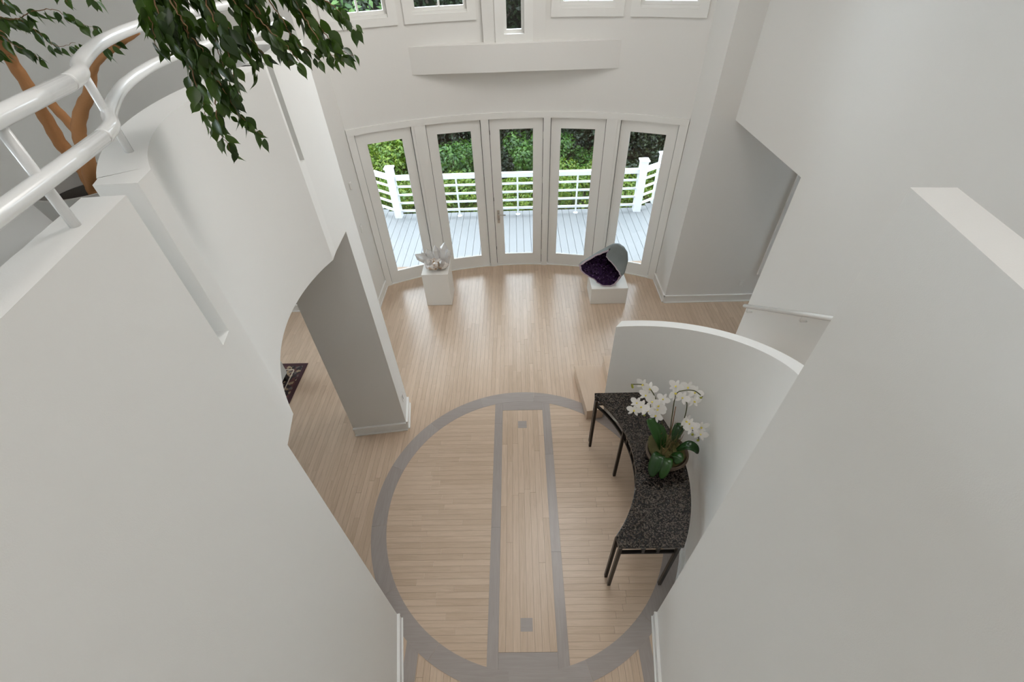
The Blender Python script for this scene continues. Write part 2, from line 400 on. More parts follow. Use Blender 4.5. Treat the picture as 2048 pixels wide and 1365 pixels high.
# boards in the centre strip run lengthways, between two grey borders
for k in range(8):
    x0 = -0.25 + k * 0.0625 + G; x1 = x0 + 0.0625 - 2 * G
    y = 0.977 + 0.001
    while y < 3.549:
        ye = min(3.549, y + rnd.uniform(0.5, 1.5))
        if 3.549 - ye < 0.25: ye = 3.549
        board([(x0, y), (x1, y), (x1, ye - G), (x0, ye - G)], 'oak_along_y')
        y = ye + G
for side in (-1, 1):
    cuts = [0.80, 2.05 if side < 0 else 1.8, 3.35 if side < 0 else 2.9, 3.72]
    for a, b in zip(cuts[:-1], cuts[1:]):
        xs = sorted((side * 0.25, side * 0.345))
        board([(xs[0], a + G), (xs[1], a + G), (xs[1], b - G), (xs[0], b - G)], 'grey_stain_y', 'border_board', 0.0022)
board([(-0.249, 0.80), (0.249, 0.80), (0.249, 0.976), (-0.249, 0.976)], 'grey_stain_x', 'border_board', 0.0022)
board([(-0.249, 3.551), (0.249, 3.551), (0.249, 3.72), (-0.249, 3.72)], 'grey_stain_x', 'border_board', 0.0022)
for yc in (3.327, 1.180):
    board([(-0.058, yc - 0.052), (0.047, yc - 0.052), (0.047, yc + 0.052), (-0.058, yc + 0.052)], 'grey_stain_x', 'inlay_square', 0.0024)
# the grey ring, in curved segments
NSEG = 14
for k in range(NSEG):
    a0 = 2 * pi * k / NSEG + 0.12; a1 = 2 * pi * (k + 1) / NSEG + 0.12 - 0.0012
    m = 8
    inn = [(RC[0] + R_IN * cos(a0 + (a1 - a0) * i / m), RC[1] + R_IN * sin(a0 + (a1 - a0) * i / m)) for i in range(m + 1)]
    out = [(RC[0] + R_OUT * cos(a0 + (a1 - a0) * i / m), RC[1] + R_OUT * sin(a0 + (a1 - a0) * i / m)) for i in range(m + 1)]
    mid = (a0 + a1) / 2
    MB().band(inn, out, -0.011, 0.003).build('ring_segment', 'grey_stain_x' if abs(sin(mid)) > 0.7 else 'grey_stain_y', floor)
# grey border boards along the passage walls below the ring
for side in (-1, 1):
    xs = sorted((side * 0.93, side * 1.04))
    board([(xs[0], -1.0), (xs[1], -1.0), (xs[1], 1.12), (xs[0], 1.12)], 'grey_stain_y', 'border_board', 0.0018)
# all other boards run towards the doors: too many to tell apart, one joined part
mb = MB()
x = -5.1
while x < 6.1:
    x0, x1 = x + G, x + W_B - G
    xm = (x0 + x1) / 2
    yend = 5.67 if abs(xm) > 2.28 else BC[1] + sqrt(4.95 ** 2 - xm * xm)
    spans = [(-2.9, yend)]
    dx = abs(xm - RC[0])
    if dx < 1.46:
        h = sqrt(1.49 ** 2 - dx * dx)
        spans = [(-2.9, RC[1] - h), (RC[1] + h, yend)]
    for (ya, yb) in spans:
        y = ya
        while y < yb - 0.01:
            ye = min(yb, y + rnd.uniform(0.35, 1.7))
            if yb - ye < 0.2: ye = yb
            mb.add([(x0, y + G, -0.011), (x1, y + G, -0.011), (x1, ye - G, -0.011), (x0, ye - G, -0.011),
                    (x0, y + G, 0), (x1, y + G, 0), (x1, ye - G, 0), (x0, ye - G, 0)],
                   [(4, 5, 6, 7), (0, 1, 5, 4), (1, 2, 6, 5), (2, 3, 7, 6), (3, 0, 4, 7)])
            y = ye
    x += W_B
mb.build('floor_boards', 'oak_along_y', floor, kind='stuff')

# ---------------------------------------------------------------- bay wall with upper windows
def bp(a, r): return (BC[0] + r * sin(RAD(a)), BC[1] + r * cos(RAD(a)))
WIN = [(-27.0, -16.72, 3.64), (-15.8, -5.45, 3.64), (-2.8, 2.8, 3.385), (5.42, 15.78, 3.64), (16.68, 27.0, 3.64)]
CAS_A = 1.28          # casing width in degrees of arc
Z_WTOP = 5.6
mb = MB()
holes = [(a + CAS_A, b - CAS_A, z + (0.10 if z < 3.5 else 0.085)) for a, b, z in WIN]
edges = sorted({-27.85, 27.85} | {h[0] for h in holes} | {h[1] for h in holes})
for a, b in zip(edges[:-1], edges[1:]):
    hole = next((h for h in holes if abs(h[0] - a) < 1e-6), None)
    zs = [(2.50, Z_CEIL)] if hole is None else [(2.50, hole[2]), (Z_WTOP, Z_CEIL)]
    n = max(2, int((b - a) / 1.5) + 1)
    aa = [a + (b - a) * i / n for i in range(n + 1)]
    for z0, z1 in zs:
        mb.band([bp(q, BR) for q in aa], [bp(q, BR + 0.16) for q in aa], z0, z1)
struct(mb.build('wall_front', 'wall_paint', None, smooth='angle'), 'curved white bay wall above the glass doors')

# upper windows
def arc_box(mb, a0, a1, r0, r1, z0, z1, n=4):
    aa = [a0 + (a1 - a0) * i / n for i in range(n + 1)]
    return mb.band([bp(q, r0) for q in aa], [bp(q, r1) for q in aa], z0, z1)
win_labels = ['leftmost upper window, mostly behind the hanging foliage', 'upper window left of the narrow centre one',
              'narrow centre window above the flat beam', 'upper window right of the narrow centre one', 'rightmost upper window beside the tall wall corner']
for i, (a, b, z) in enumerate(WIN):
    r_face = BR - 0.022 if i != 2 else 4.815
    w = struct(arc_box(MB(), a, b, r_face, BR + 0.05, z, z + (0.10 if i == 2 else 0.085)).build('window_%d' % (i + 1), 'trim_paint'), win_labels[i])
    for (p, q) in ((a, a + CAS_A), (b - CAS_A, b)):
        arc_box(MB(), p, q, r_face, BR + 0.05, z + (0.10 if i == 2 else 0.085), Z_WTOP).build('casing', 'trim_paint', w)
    arc_box(MB(), a, b, r_face, BR + 0.05, Z_WTOP, Z_WTOP + 0.11).build('casing', 'trim_paint', w)
    ia, ib, iz = a + CAS_A, b - CAS_A, z + (0.10 if i == 2 else 0.085)
    sh, rh = (0.012, 0.03) if i == 2 else (0.03, 0.065)
    st = 0.45
    arc_box(MB(), ia, ib, BR - 0.005, BR + 0.12, iz, iz + sh).build('sill', 'trim_paint', w)
    arc_box(MB(), ia, ib, BR + 0.03, BR + 0.10, iz + sh, iz + rh).build('sash_rail', 'trim_paint', w)
    for (p, q) in ((ia, ia + st), (ib - st, ib)):
        arc_box(MB(), p, q, BR + 0.03, BR + 0.10, iz + sh, Z_WTOP, 1).build('sash_stile', 'trim_paint', w)
    if i != 2:
        mid = (ia + ib) / 2
        arc_box(MB(), mid - 0.14, mid + 0.14, BR + 0.05, BR + 0.085, iz + rh, Z_WTOP, 1).build('muntin', 'trim_paint', w)
        arc_box(MB(), ia, ib, BR + 0.05, BR + 0.085, 4.55, 4.58).build('muntin', 'trim_paint', w)
    arc_box(MB(), ia, ib, BR + 0.064, BR + 0.070, iz + rh - 0.005, Z_WTOP).build('pane', 'window_glass', w)

# flat beam that crosses the hollow of the curved wall, and the pilaster round the centre window
struct(MB().box(-1.365, 1.365, 6.677, 6.90, 3.09, 3.40).build('trim_1', 'wall_paint'), 'straight white beam crossing the curved wall')
mb = MB()
for s in (-1, 1):
    xs = sorted((s * 0.392, s * 0.150)); mb.box(xs[0], xs[1], 6.785, 6.95, 3.40, Z_CEIL)
mb.box(-0.150, 0.150, 6.785, 6.95, Z_WTOP + 0.05, Z_CEIL); mb.box(-0.150, 0.150, 6.785, 6.95, 3.40, 3.48)
struct(mb.build('trim_2', 'wall_paint'), 'vertical white pilaster around the narrow centre window')

# ---------------------------------------------------------------- glass doors of the bay
DOORS = [(-26.55, -17.50), (-15.08, -6.00), (-4.58, 4.58), (5.84, 14.92), (17.30, 26.35)]
door_labels = ['leftmost glass door, behind the white crystal', 'second glass door from the left in the bay', 'centre glass door with the lever handle',
               'fourth glass door from the left, beside the geode', 'rightmost glass door next to the tall wall corner']
frame = struct(arc_box(MB(), -27.75, 27.75, BR - 0.025, BR + 0.13, 2.472, 2.555, 40).build('trim_3', 'trim_paint'), 'white frame running around and between the five glass doors')
posts = [(-27.75, -26.60)] + [(DOORS[i][1] + 0.035, DOORS[i + 1][0] - 0.035) for i in range(4)] + [(26.40, 27.75)]
for a, b in posts:
    arc_box(MB(), a, b, BR - 0.018, BR + 0.12, 0.0, 2.472, 2).build('door_post', 'trim_paint', frame)
    if 0 < a < 26 or -26 < a < 0:
        m_ = (a + b) / 2
        h_ = (b - a) * 0.30
        arc_box(MB(), m_ - h_, m_ + h_, BR - 0.026, BR - 0.017, 0.0, 2.472, 1).build('post_cover', 'trim_paint', frame)
arc_box(MB(), -27.75, 27.75, BR - 0.01, BR + 0.16, -0.06, 0.012, 40).build('threshold', 'trim_paint', frame)
for i, (a, b) in enumerate(DOORS):
    mid = (a + b) / 2; half = (b - a) / 2
    ax = (cos(RAD(mid)), -sin(RAD(mid))); ay = (sin(RAD(mid)), cos(RAD(mid)))
    d0 = BR * cos(RAD(half)) + 0.02
    hw = BR * sin(RAD(half)) - 0.004
    def at(x, y): return (BC[0] + ax[0] * x + ay[0] * (d0 + y), BC[1] + ax[1] * x + ay[1] * (d0 + y))
    gx = 0.256; gz0, gz1 = 0.215, 2.332; zt = 2.466; t = 0.045
    d = struct(MB().obox(at(0, 0.022), ax, ay, gx, 0.022, 0.016, gz0).build('door_%d' % (i + 1), 'trim_paint'), door_labels[i])
    MB().obox(at(0, 0.022), ax, ay, gx, 0.022, gz1, zt).build('rail', 'trim_paint', d)
    for s in (-1, 1):
        MB().obox(at(s * (gx + hw) / 2, 0.022), ax, ay, (hw - gx) / 2, 0.022, 0.016, zt).build('stile', 'trim_paint', d)
    for s in (-1, 1):
        MB().obox(at(s * (gx - 0.006), 0.010), ax, ay, 0.006, 0.012, gz0, gz1).build('glazing_bead', 'trim_paint', d)
    for z in (gz0, gz1 - 0.012):
        MB().obox(at(0, 0.010), ax, ay, gx, 0.012, z, z + 0.012).build('glazing_bead', 'trim_paint', d)
    MB().obox(at(0, 0.024), ax, ay, gx, 0.003, gz0, gz1).build('pane', 'window_glass', d)
    # black strips behind the gaps, put in as their shadow line
    MB().obox(at(0, 0.055), ax, ay, hw + 0.02, 0.004, gz1 + 0.05, 2.475).build('gap_shade', 'black_metal_and_shade', d)
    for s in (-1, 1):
        MB().obox(at(s * (hw + 0.004), 0.055), ax, ay, 0.014, 0.004, 0.0, 2.475).build('gap_shade', 'black_metal_and_shade', d)
    if i == 2:
        hx = -hw + 0.062
        h = MB().obox(at(hx, -0.004), ax, ay, 0.021, 0.005, 0.83, 1.06).build('handle_plate', 'steel', d)
        p0 = at(hx, -0.008); p1 = at(hx, -0.052); p2 = at(hx + 0.12, -0.055)
        MB().tube([(*p0, 1.0), (*p1, 1.0), (*p2, 0.995)], 0.009, 10).build('lever', 'steel', h, True)
        q = at(hx, -0.010); MB().tube([(*q, 0.90), (*at(hx, -0.024), 0.90)], 0.013, 12).build('lock_knob', 'steel', h, True)
        for z in (0.25, 0.92, 1.55, 2.22):
            q = at(hw + 0.004, -0.006)
            MB().tube([(*q, z - 0.05), (*q, z + 0.05)], 0.007, 8).build('hinge', 'steel', d, True)
        for z in (0.35, 1.25, 2.28):
            MB().obox(at(-hw - 0.001, -0.002), ax, ay, 0.005, 0.003, z - 0.03, z + 0.03).build('bolt_plate', 'dark_metal', d)

# ---------------------------------------------------------------- returns and flat walls beside the bay
struct(MB().box(-2.45, -2.29, 5.67, 6.40, 0, Z_CEIL).build('wall_bay_left', 'wall_paint'), 'narrow bright wall left of the glass doors')
struct(MB().box(2.29, 2.45, 5.67, 6.40, 0, Z_CEIL).build('wall_bay_right', 'wall_paint'), 'narrow bright wall right of the glass doors')
struct(MB().box(-5.2, -2.45, 5.67, 5.83, 0, Z_CEIL).build('wall_front_left', 'wall_paint'), 'front wall of the room left of the bay')
mb = MB().box(2.45, 3.70, 5.67, 5.83, 0, Z_CEIL).box(3.70, 4.70, 5.67, 5.83, 0, 0.62).box(3.70, 4.70, 5.67, 5.83, 2.05, Z_CEIL).box(4.70, 6.2, 5.67, 5.83, 0, Z_CEIL)
struct(mb.build('wall_front_right', 'wall_paint'), 'shaded grey wall right of the bay')
w = struct(MB().box(3.60, 3.70, 5.645, 5.70, 0.50, 2.15).build('window_6', 'trim_paint'), 'window half hidden behind the end of the staircase wall')
MB().box(4.70, 4.80, 5.645, 5.70, 0.50, 2.15).build('casing', 'trim_paint', w)
MB().box(3.70, 4.70, 5.645, 5.70, 2.05, 2.15).build('casing', 'trim_paint', w)
MB().box(3.70, 4.70, 5.630, 5.75, 0.50, 0.62).build('sill', 'trim_paint', w)
MB().box(3.70, 3.74, 5.74, 5.79, 0.62, 2.05).build('sash_stile', 'trim_paint', w)
MB().box(4.66, 4.70, 5.74, 5.79, 0.62, 2.05).build('sash_stile', 'trim_paint', w)
MB().box(3.74, 4.66, 5.74, 5.79, 0.62, 0.66).build('sash_rail', 'trim_paint', w)
MB().box(3.74, 4.66, 5.76, 5.766, 0.66, 2.05).build('pane', 'window_glass', w)

# ---------------------------------------------------------------- tall wall on the right, with the opening under it
RX = 2.60
poly = [(RX, -3.0), (RX + 0.12, -3.0), (RX + 0.12, 4.03), (RX, 4.03)]
mb = MB().prism(poly, 0, Z_CEIL).box(RX, RX + 0.12, 4.03, 5.67, 2.72, Z_CEIL)
struct(mb.build('wall_right', 'wall_paint'), 'tall wall on the right with an opening beneath it')
struct(MB().box(RX + 0.12, 6.2, -3.0, 5.67, 2.72, Z_UP).build('ceiling_right', 'ceiling_paint'), 'low ceiling of the side room on the right')
mb = MB().box(6.08, 6.2, -3.0, 4.3, 0, Z_CEIL).box(6.08, 6.2, 5.2, 5.67, 0, Z_CEIL).box(6.08, 6.2, 4.3, 5.2, 0, 0.8).box(6.08, 6.2, 4.3, 5.2, 2.2, Z_CEIL)
struct(mb.build('wall_right_far', 'wall_paint'), 'far wall of the side room on the right')
w = struct(MB().box(6.10, 6.16, 4.3, 5.2, 0.80, 0.86).build('window_8', 'trim_paint'), 'added side window that lights the room on the right')  # opening added to brighten the grey wall right of the bay
for y in (4.3, 5.14): MB().box(6.10, 6.16, y, y + 0.06, 0.86, 2.2).build('sash_stile', 'trim_paint', w)
MB().box(6.126, 6.132, 4.36, 5.14, 0.86, 2.2).build('pane', 'window_glass', w)

# ---------------------------------------------------------------- corridor walls below the camera
def corridor(side, x_end, y_end, slope, ztop, th):
    yk = -0.45
    xk = x_end - slope * (y_end - yk)
    p = [(side * x_end, y_end), (side * xk, yk), (side * xk, -3.0)]
    q = [(side * (x_end + th), y_end - 0.01), (side * (xk + th), yk), (side * (xk + th), -3.0)]
    return p, q
pl, ql = corridor(-1, 1.132, 1.237, 0.19, Z_CAP, 0.125)
pr_, qr_ = corridor(1, 1.118, 1.232, 0.165, Z_CAP, 0.125)

# ---------------------------------------------------------------- left wall: corridor wall + slot + curved balcony wall + slot + pier
LC, LR, TH = (0.027, 2.347), 1.512, 0.145
mb = MB()
mb.band(pl, ql, 0, Z_CAP)
mb.band([(-1.132, 1.237), (-1.150, 1.322)], [(-1.257, 1.227), (-1.285, 1.314)], Z_SOF, 3.36)
a0 = atan2(-0.897, -1.217); a1 = atan2(0.523, -1.417)
if a1 > 0: a1 -= 2 * pi
inn = [(-1.150, 1.322), (-1.172, 1.425)]; out = [(-1.285, 1.314), (-1.305, 1.37)]
N_ = 28
for i in range(N_ + 1):
    a = a0 + (a1 - a0) * i / N_
    inn.append((LC[0] + LR * cos(a), LC[1] + LR * sin(a)))
    out.append((LC[0] + (LR + TH) * cos(a), LC[1] + (LR + TH) * sin(a)))
mb.band(inn, out, Z_SOF, Z_CAP)
c_end, c_out = inn[-1], out[-1]
P1, P2, P3, P4 = (-1.395, 2.902), (-1.403, 2.985), (-1.411, 3.297), (-1.468, 3.69)
def o_(p): return (p[0] - TH, p[1] - 0.01)
mb.band([c_end, P1], [c_out, o_(P1)], Z_SOF, Z_CAP)
mb.band([P1, P2], [o_(P1), o_(P2)], Z_SOF, 3.40)
mb.band([P2, P3, P4], [o_(P2), o_(P3), o_(P4)], Z_SOF, Z_CAP)
# upper parapet turning left behind the pier
mb.band([(-1.468, 3.69), (-2.06, 3.69)], [(-1.47, 3.55), (-2.06, 3.55)], Z_SOF, Z_CAP)
mb.box(-5.08, -2.06, 3.55, 3.69, Z_SOF, Z_CEIL)
struct(mb.build('wall_left', 'wall_paint', None, smooth='angle'), 'white balcony wall on the left, curved above the opening, with two vertical slots')
# the pier that stands under its far end
pier = struct(MB().prism([(-1.411, 3.297), (-1.468, 3.69), (-2.09, 3.63), (-2.035, 3.222)], 0, Z_SOF).build('wall_pier', 'wall_paint'), 'grey pier standing on the floor left of the inlaid ring')
# upper floor behind that wall
slab = [q for q in ql[::-1]] + [(-1.30, 1.36)] + out[3:] + [(-1.55, 3.0), (-1.62, 3.62), (-5.1, 3.62), (-5.1, -3.0)]
struct(MB().prism(slab, Z_SOF, Z_UP).build('floor_upper', 'ceiling_paint'), 'balcony floor on the left behind the curved wall')

# right corridor wall
mb = MB().band(pr_, qr_, 0, 3.917)
struct(mb.build('wall_corridor_right', 'wall_paint'), 'near wall on the right whose top slopes to the lower right corner')
struct(MB().box(1.23, RX, -3.0, 0.55, Z_SOF, Z_UP).build('floor_landing', 'ceiling_paint'), 'upper landing behind the near right wall')

# ---------------------------------------------------------------- curved staircase wall
SR, ST = 1.60, 0.12
th0, th1 = 51.3, -39.5
inn, out, zt = [], [], []
for i in range(37):
    t = th0 + (th1 - th0) * i / 36
    inn.append((RC[0] + SR * cos(RAD(t)), RC[1] + SR * sin(RAD(t))))
    out.append((RC[0] + (SR + ST) * cos(RAD(t)), RC[1] + (SR + ST) * sin(RAD(t))))
    zt.append(1.40 + 0.0175 * (th0 - t))
struct(MB().band(inn, out, 0, zt).build('wall_stair', 'wall_paint', None, smooth='angle'), 'curved wall behind the console table, its top rising to the right')

# ---------------------------------------------------------------- outer shell
mb = MB().box(-5.2, -5.08, 1.2, 5.67, Z_SOF, Z_CEIL).box(-5.2, -5.08, -3.0, -1.2, Z_SOF, Z_CEIL).box(-5.2, -5.08, -1.2, 1.2, Z_SOF, 3.6).box(-5.2, -5.08, -1.2, 1.2, 5.0, Z_CEIL).box(-5.2, -5.08, -3.0, 3.6, 0, Z_SOF).box(-5.2, -5.08, 5.2, 5.67, 0, Z_SOF).box(-5.2, -5.08, 3.6, 5.2, 0, 0.6).box(-5.2, -5.08, 3.6, 5.2, 2.1, Z_SOF)
struct(mb.build('wall_left_far', 'wall_paint'), 'plain wall far behind the potted tree')
w = struct(MB().box(-5.16, -5.10, 3.6, 5.2, 0.60, 0.66).build('window_7', 'trim_paint'), 'added unseen window that lights the lower room on the left')  # added out of view so sky light reaches the lower left room
for y in (3.6, 4.37, 5.14): MB().box(-5.16, -5.10, y, y + 0.06, 0.66, 2.1).build('sash_stile', 'trim_paint', w)
MB().box(-5.132, -5.126, 3.66, 5.14, 0.66, 2.1).build('pane', 'window_glass', w)
w = struct(MB().box(-5.16, -5.10, -1.2, 1.2, 3.60, 3.66).build('window_9', 'trim_paint'), 'added unseen upper window that lights the balcony on the left')  # added out of view to brighten the wall behind the tree
for y in (-1.2, -0.03, 1.14): MB().box(-5.16, -5.10, y, y + 0.06, 3.66, 5.0).build('sash_stile', 'trim_paint', w)
MB().box(-5.132, -5.126, -1.14, 1.14, 3.66, 5.0).build('pane', 'window_glass', w)
struct(MB().box(-5.2, 6.2, -3.12, -3.0, 0, Z_CEIL).build('wall_rear', 'wall_paint'), 'wall behind the camera')
struct(MB().box(-5.2, 6.2, -3.1, 7.2, Z_CEIL, Z_CEIL + 0.15).build('ceiling', 'ceiling_paint'), 'white ceiling above the hall')

# ---------------------------------------------------------------- baseboards
def base_run(name, pts, label, side=1, h=0.135, t=0.016, cap=True):
    """baseboard along a plan polyline; side picks which side of the line it stands proud"""
    n = len(pts)
    def offs(d):
        res = []
        for i in range(n):
            a = Vector(pts[max(i - 1, 0)]); b = Vector(pts[min(i + 1, n - 1)])
            v = (b - a).normalized(); nn = Vector((-v.y, v.x)) * side
            res.append(tuple(Vector(pts[i]) + nn * d))
        return res
    o = struct(MB().band(offs(-0.004), offs(t), 0, h - 0.004).build(name, 'trim_paint'), label)
    if cap:
        MB().band(offs(-0.004), offs(t + 0.008), h - 0.026, h).build('cap_mould', 'trim_paint', o)
        MB().band(offs(t - 0.004), offs(t + 0.012), 0.0, 0.018).build('shoe_mould', 'trim_paint', o)
    return o
base_run('baseboard_left', [pl[2], pl[1], pl[0]], 'baseboard of the left passage wall at the bottom edge', -1)
base_run('baseboard_right', [pr_[2], pr_[1], pr_[0]], 'baseboard of the right passage wall at the bottom edge', 1)
base_run('baseboard_pier_front', [(-2.035, 3.222), (-1.411, 3.297)], 'baseboard across the front of the grey pier', -1)
base_run('baseboard_pier_side', [(-1.411, 3.297), (-1.468, 3.69)], 'bright baseboard on the side of the grey pier', -1)
base_run('baseboard_bay_left', [(-2.29, 5.67), (-2.29, 6.31)], 'baseboard left of the glass doors', -1)
base_run('baseboard_bay_right', [(2.29, 5.67), (2.29, 6.31)], 'baseboard right of the glass doors', 1)
base_run('baseboard_front_right', [(2.29, 5.67), (6.08, 5.67)], 'baseboard of the shaded wall right of the bay', -1)
base_run('baseboard_front_left', [(-5.08, 5.67), (-2.29, 5.67)], 'baseboard of the front wall seen under the arch on the left', -1)
base_run('baseboard_stair', [(RC[0] + SR * cos(RAD(t)), RC[1] + SR * sin(RAD(t))) for t in range(50, -40, -3)], 'curved baseboard behind the console table', -1)

# ================================================================== THINGS INDOORS
# ---------------------------------------------------------------- pedestals
def pedestal(loc, sx, sy, h, label):
    r = thing('pedestal', loc, label, 'pedestal', 'white display pedestals')
    x, y, z = loc
    MB().box(x - sx / 2, x + sx / 2, y - sy / 2, y + sy / 2, 0.004, h - 0.012).build('body', 'pedestal_paint', r, bevel=0.004)
    MB().box(x - sx / 2 - 0.002, x + sx / 2 + 0.002, y - sy / 2 - 0.002, y + sy / 2 + 0.002, h - 0.012, h).build('top', 'pedestal_paint', r, bevel=0.003)
    return r
pedestal((-1.303, 5.928, 0), 0.405, 0.41, 0.60, 'tall white pedestal under the clear crystal cluster')
pedestal((1.405, 5.88, 0), 0.565, 0.44, 0.30, 'low white pedestal under the purple geode')

# ---------------------------------------------------------------- quartz cluster
rq = random.Random(11)
root = thing('crystal_cluster', (-1.31, 5.92, 0.60), 'clear white quartz crystal cluster on the tall pedestal', 'crystal')
def crystal(base, d, r, h, mat, name='crystal'):
    d = Vector(d).normalized(); b = Vector(base)
    ref = Vector((0, 0, 1)) if abs(d.z) < 0.9 else Vector((1, 0, 0))
    u = d.cross(ref).normalized(); w = d.cross(u)
    ph = rq.uniform(0, 1)
    ring = [(u * cos(pi / 3 * k + ph) + w * sin(pi / 3 * k + ph)) * r for k in range(6)]
    vs = [b + q * 1.08 for q in ring] + [b + d * h * 0.74 + q for q in ring] + [b + d * h + u * r * 0.2]
    fs = [(k, (k + 1) % 6, 6 + (k + 1) % 6, 6 + k) for k in range(6)] + [(6 + k, 6 + (k + 1) % 6, 12) for k in range(6)] + [(5, 4, 3, 2, 1, 0)]
    return MB().add(vs, fs).build(name, mat, root)
def rock(c, rad, mat, name, seed, parent):
    rr = random.Random(seed)
    mb = MB(); seg, rings = 14, 8; vs = []; fs = []
    ks = [(rr.uniform(1, 4), rr.uniform(1, 4), rr.uniform(0, 6), rr.uniform(0, 6)) for _ in range(4)]
    for i in range(rings + 1):
        p = pi * i / rings
        for j in range(seg):
            a = 2 * pi * j / seg
            f = 1 + 0.09 * sum(sin(k[0] * a + k[2]) * sin(k[1] * p + k[3]) for k in ks)
            vs.append((c[0] + rad[0] * f * sin(p) * cos(a), c[1] + rad[1] * f * sin(p) * sin(a), max(c[2] - rad[2] * 0.98, c[2] + rad[2] * f * cos(p))))
    for i in range(rings):
        for j in range(seg):
            fs.append((i * seg + j, i * seg + (j + 1) % seg, (i + 1) * seg + (j + 1) % seg, (i + 1) * seg + j))
    return mb.add(vs, fs).build(name, mat, parent)
rock((-1.34, 5.87, 0.69), (0.125, 0.11, 0.088), 'quartz_cloudy', 'base_rock', 5, root)
rock((-1.20, 5.90, 0.685), (0.10, 0.10, 0.083), 'quartz_cloudy', 'base_rock', 9, root)
for b, d, r, h in [((-1.19, 5.94, .66), (0.20, .05, 1), .062, .37), ((-1.26, 5.95, .68), (-0.05, .05, 1), .052, .29), ((-1.14, 5.90, .66), (0.38, 0, 1), .046, .27),
                   ((-1.38, 5.92, .70), (-0.95, 0, 0.62), .060, .26), ((-1.35, 5.96, .68), (-0.30, .2, 1), .055, .22), ((-1.41, 5.95, .67), (-0.5, .1, 1), .045, .20),
                   ((-1.36, 5.85, .70), (-0.25, -.5, .9), .048, .15), ((-1.28, 5.83, .69), (0.1, -.7, .7), .045, .13), ((-1.20, 5.85, .68), (0.25, -.5, .9), .046, .17)]:
    crystal(b, d, r, h, 'quartz' if h > 0.13 else 'quartz_cloudy')

# ---------------------------------------------------------------- geode
rim = [Vector(p) for p in GEODE_RIM]
hull = [Vector(p) for p in GEODE_RIM]
hull[10], hull[11], hull[12], hull[13] = Vector((1.595, 5.82, 0.60)), Vector((1.570, 5.85, 0.71)), Vector((1.505, 5.87, 0.80)), Vector((1.430, 5.89, 0.855))
hull = [p.lerp(q, t) for p, q in zip(hull, hull[1:] + hull[:1]) for t in (0, 0.34, 0.67)]
gc = sum(rim, Vector()) / len(rim)
root = thing('amethyst_geode', (1.30, 5.86, 0.30), 'open purple amethyst geode with a grey green shell on the low pedestal', 'geode')
rim = [p.lerp(q, t) for p, q in zip(rim, rim[1:] + rim[:1]) for t in (0, 0.34, 0.67)]
rg = random.Random(5)
rim = [p + Vector((rg.uniform(-.006, .006), rg.uniform(-.006, .006), rg.uniform(-.006, .006))) for p in rim]
rim = [Vector((p.x, p.y, max(p.z, 0.312))) for p in rim]
n = len(rim)
back = Vector((0.19, 0.26, 0.05))
def shell_pt(p, s, scale, depth):
    a = s * pi / 2
    w = max(0.0, (p - gc).normalized().dot(Vector((0.75, 0.0, 0.66)))) if (p - gc).length > 1e-6 else 0.0
    q = gc + (p - gc) * scale * cos(a) * (1 + (0.08 + 0.16 * w * w) * sin(2 * a)) + back * depth * sin(a)
    q.z = max(q.z, 0.304)
    return q
def loft(scale, depth, steps):
    vs = []; fs = []
    for i in range(steps):
        for p, h in zip(rim, hull): vs.append(shell_pt(p.lerp(h, min(1.0, 5.0 * i / steps)) if scale == 1.0 else p, i / steps, scale, depth))
    vs.append(shell_pt(gc, 1, scale, depth))
    for i in range(steps - 1):
        for j in range(n): fs.append((i * n + j, i * n + (j + 1) % n, (i + 1) * n + (j + 1) % n, (i + 1) * n + j))
    for j in range(n): fs.append(((steps - 1) * n + j, (steps - 1) * n + (j + 1) % n, steps * n))
    return vs, fs
vs, fs = loft(1.0, 1.0, 10)
MB().add(vs, fs).build('shell', 'geode_shell', root, True)
vs = [gc + (p - gc) * k for k in (1.0, 0.92) for p in rim]
vs = [Vector((v.x, v.y - (0.004 if i >= n else 0.0), max(v.z, 0.306))) for i, v in enumerate(vs)]
MB().add(vs, [(j, (j + 1) % n, n + (j + 1) % n, n + j) for j in range(n)]).build('rim', 'geode_rim', root)
vs, fs = loft(0.92, 0.95, 8)
cav = MB().add(vs, fs).build('cavity', 'amethyst', root)
mb = MB()
for k in range(1500):
    j = rg.randrange(n); s = rg.uniform(0.0, 1.0) ** 0.8 * 0.97
    p = shell_pt(rim[j].lerp(rim[(j + 1) % n], rg.random()), s, 0.92, 0.95)
    nrm = (gc + Vector((0, -0.05, 0.08)) - p).normalized() + Vector((rg.uniform(-.5, .5), rg.uniform(-.5, .5), rg.uniform(-.5, .5)))
    nrm.normalize()
    r = rg.uniform(0.008, 0.016); h = rg.uniform(0.014, 0.034)
    u = nrm.cross(Vector((0.3, 0.2, 0.9))).normalized(); w = nrm.cross(u)
    q = [p + (u * cos(a) + w * sin(a)) * r for a in (0, 2.1, 4.2)]
    mb.add(q + [p + nrm * h], [(0, 1, 3), (1, 2, 3), (2, 0, 3)])
mb.build('crystal_points', 'amethyst', cav, kind='stuff')

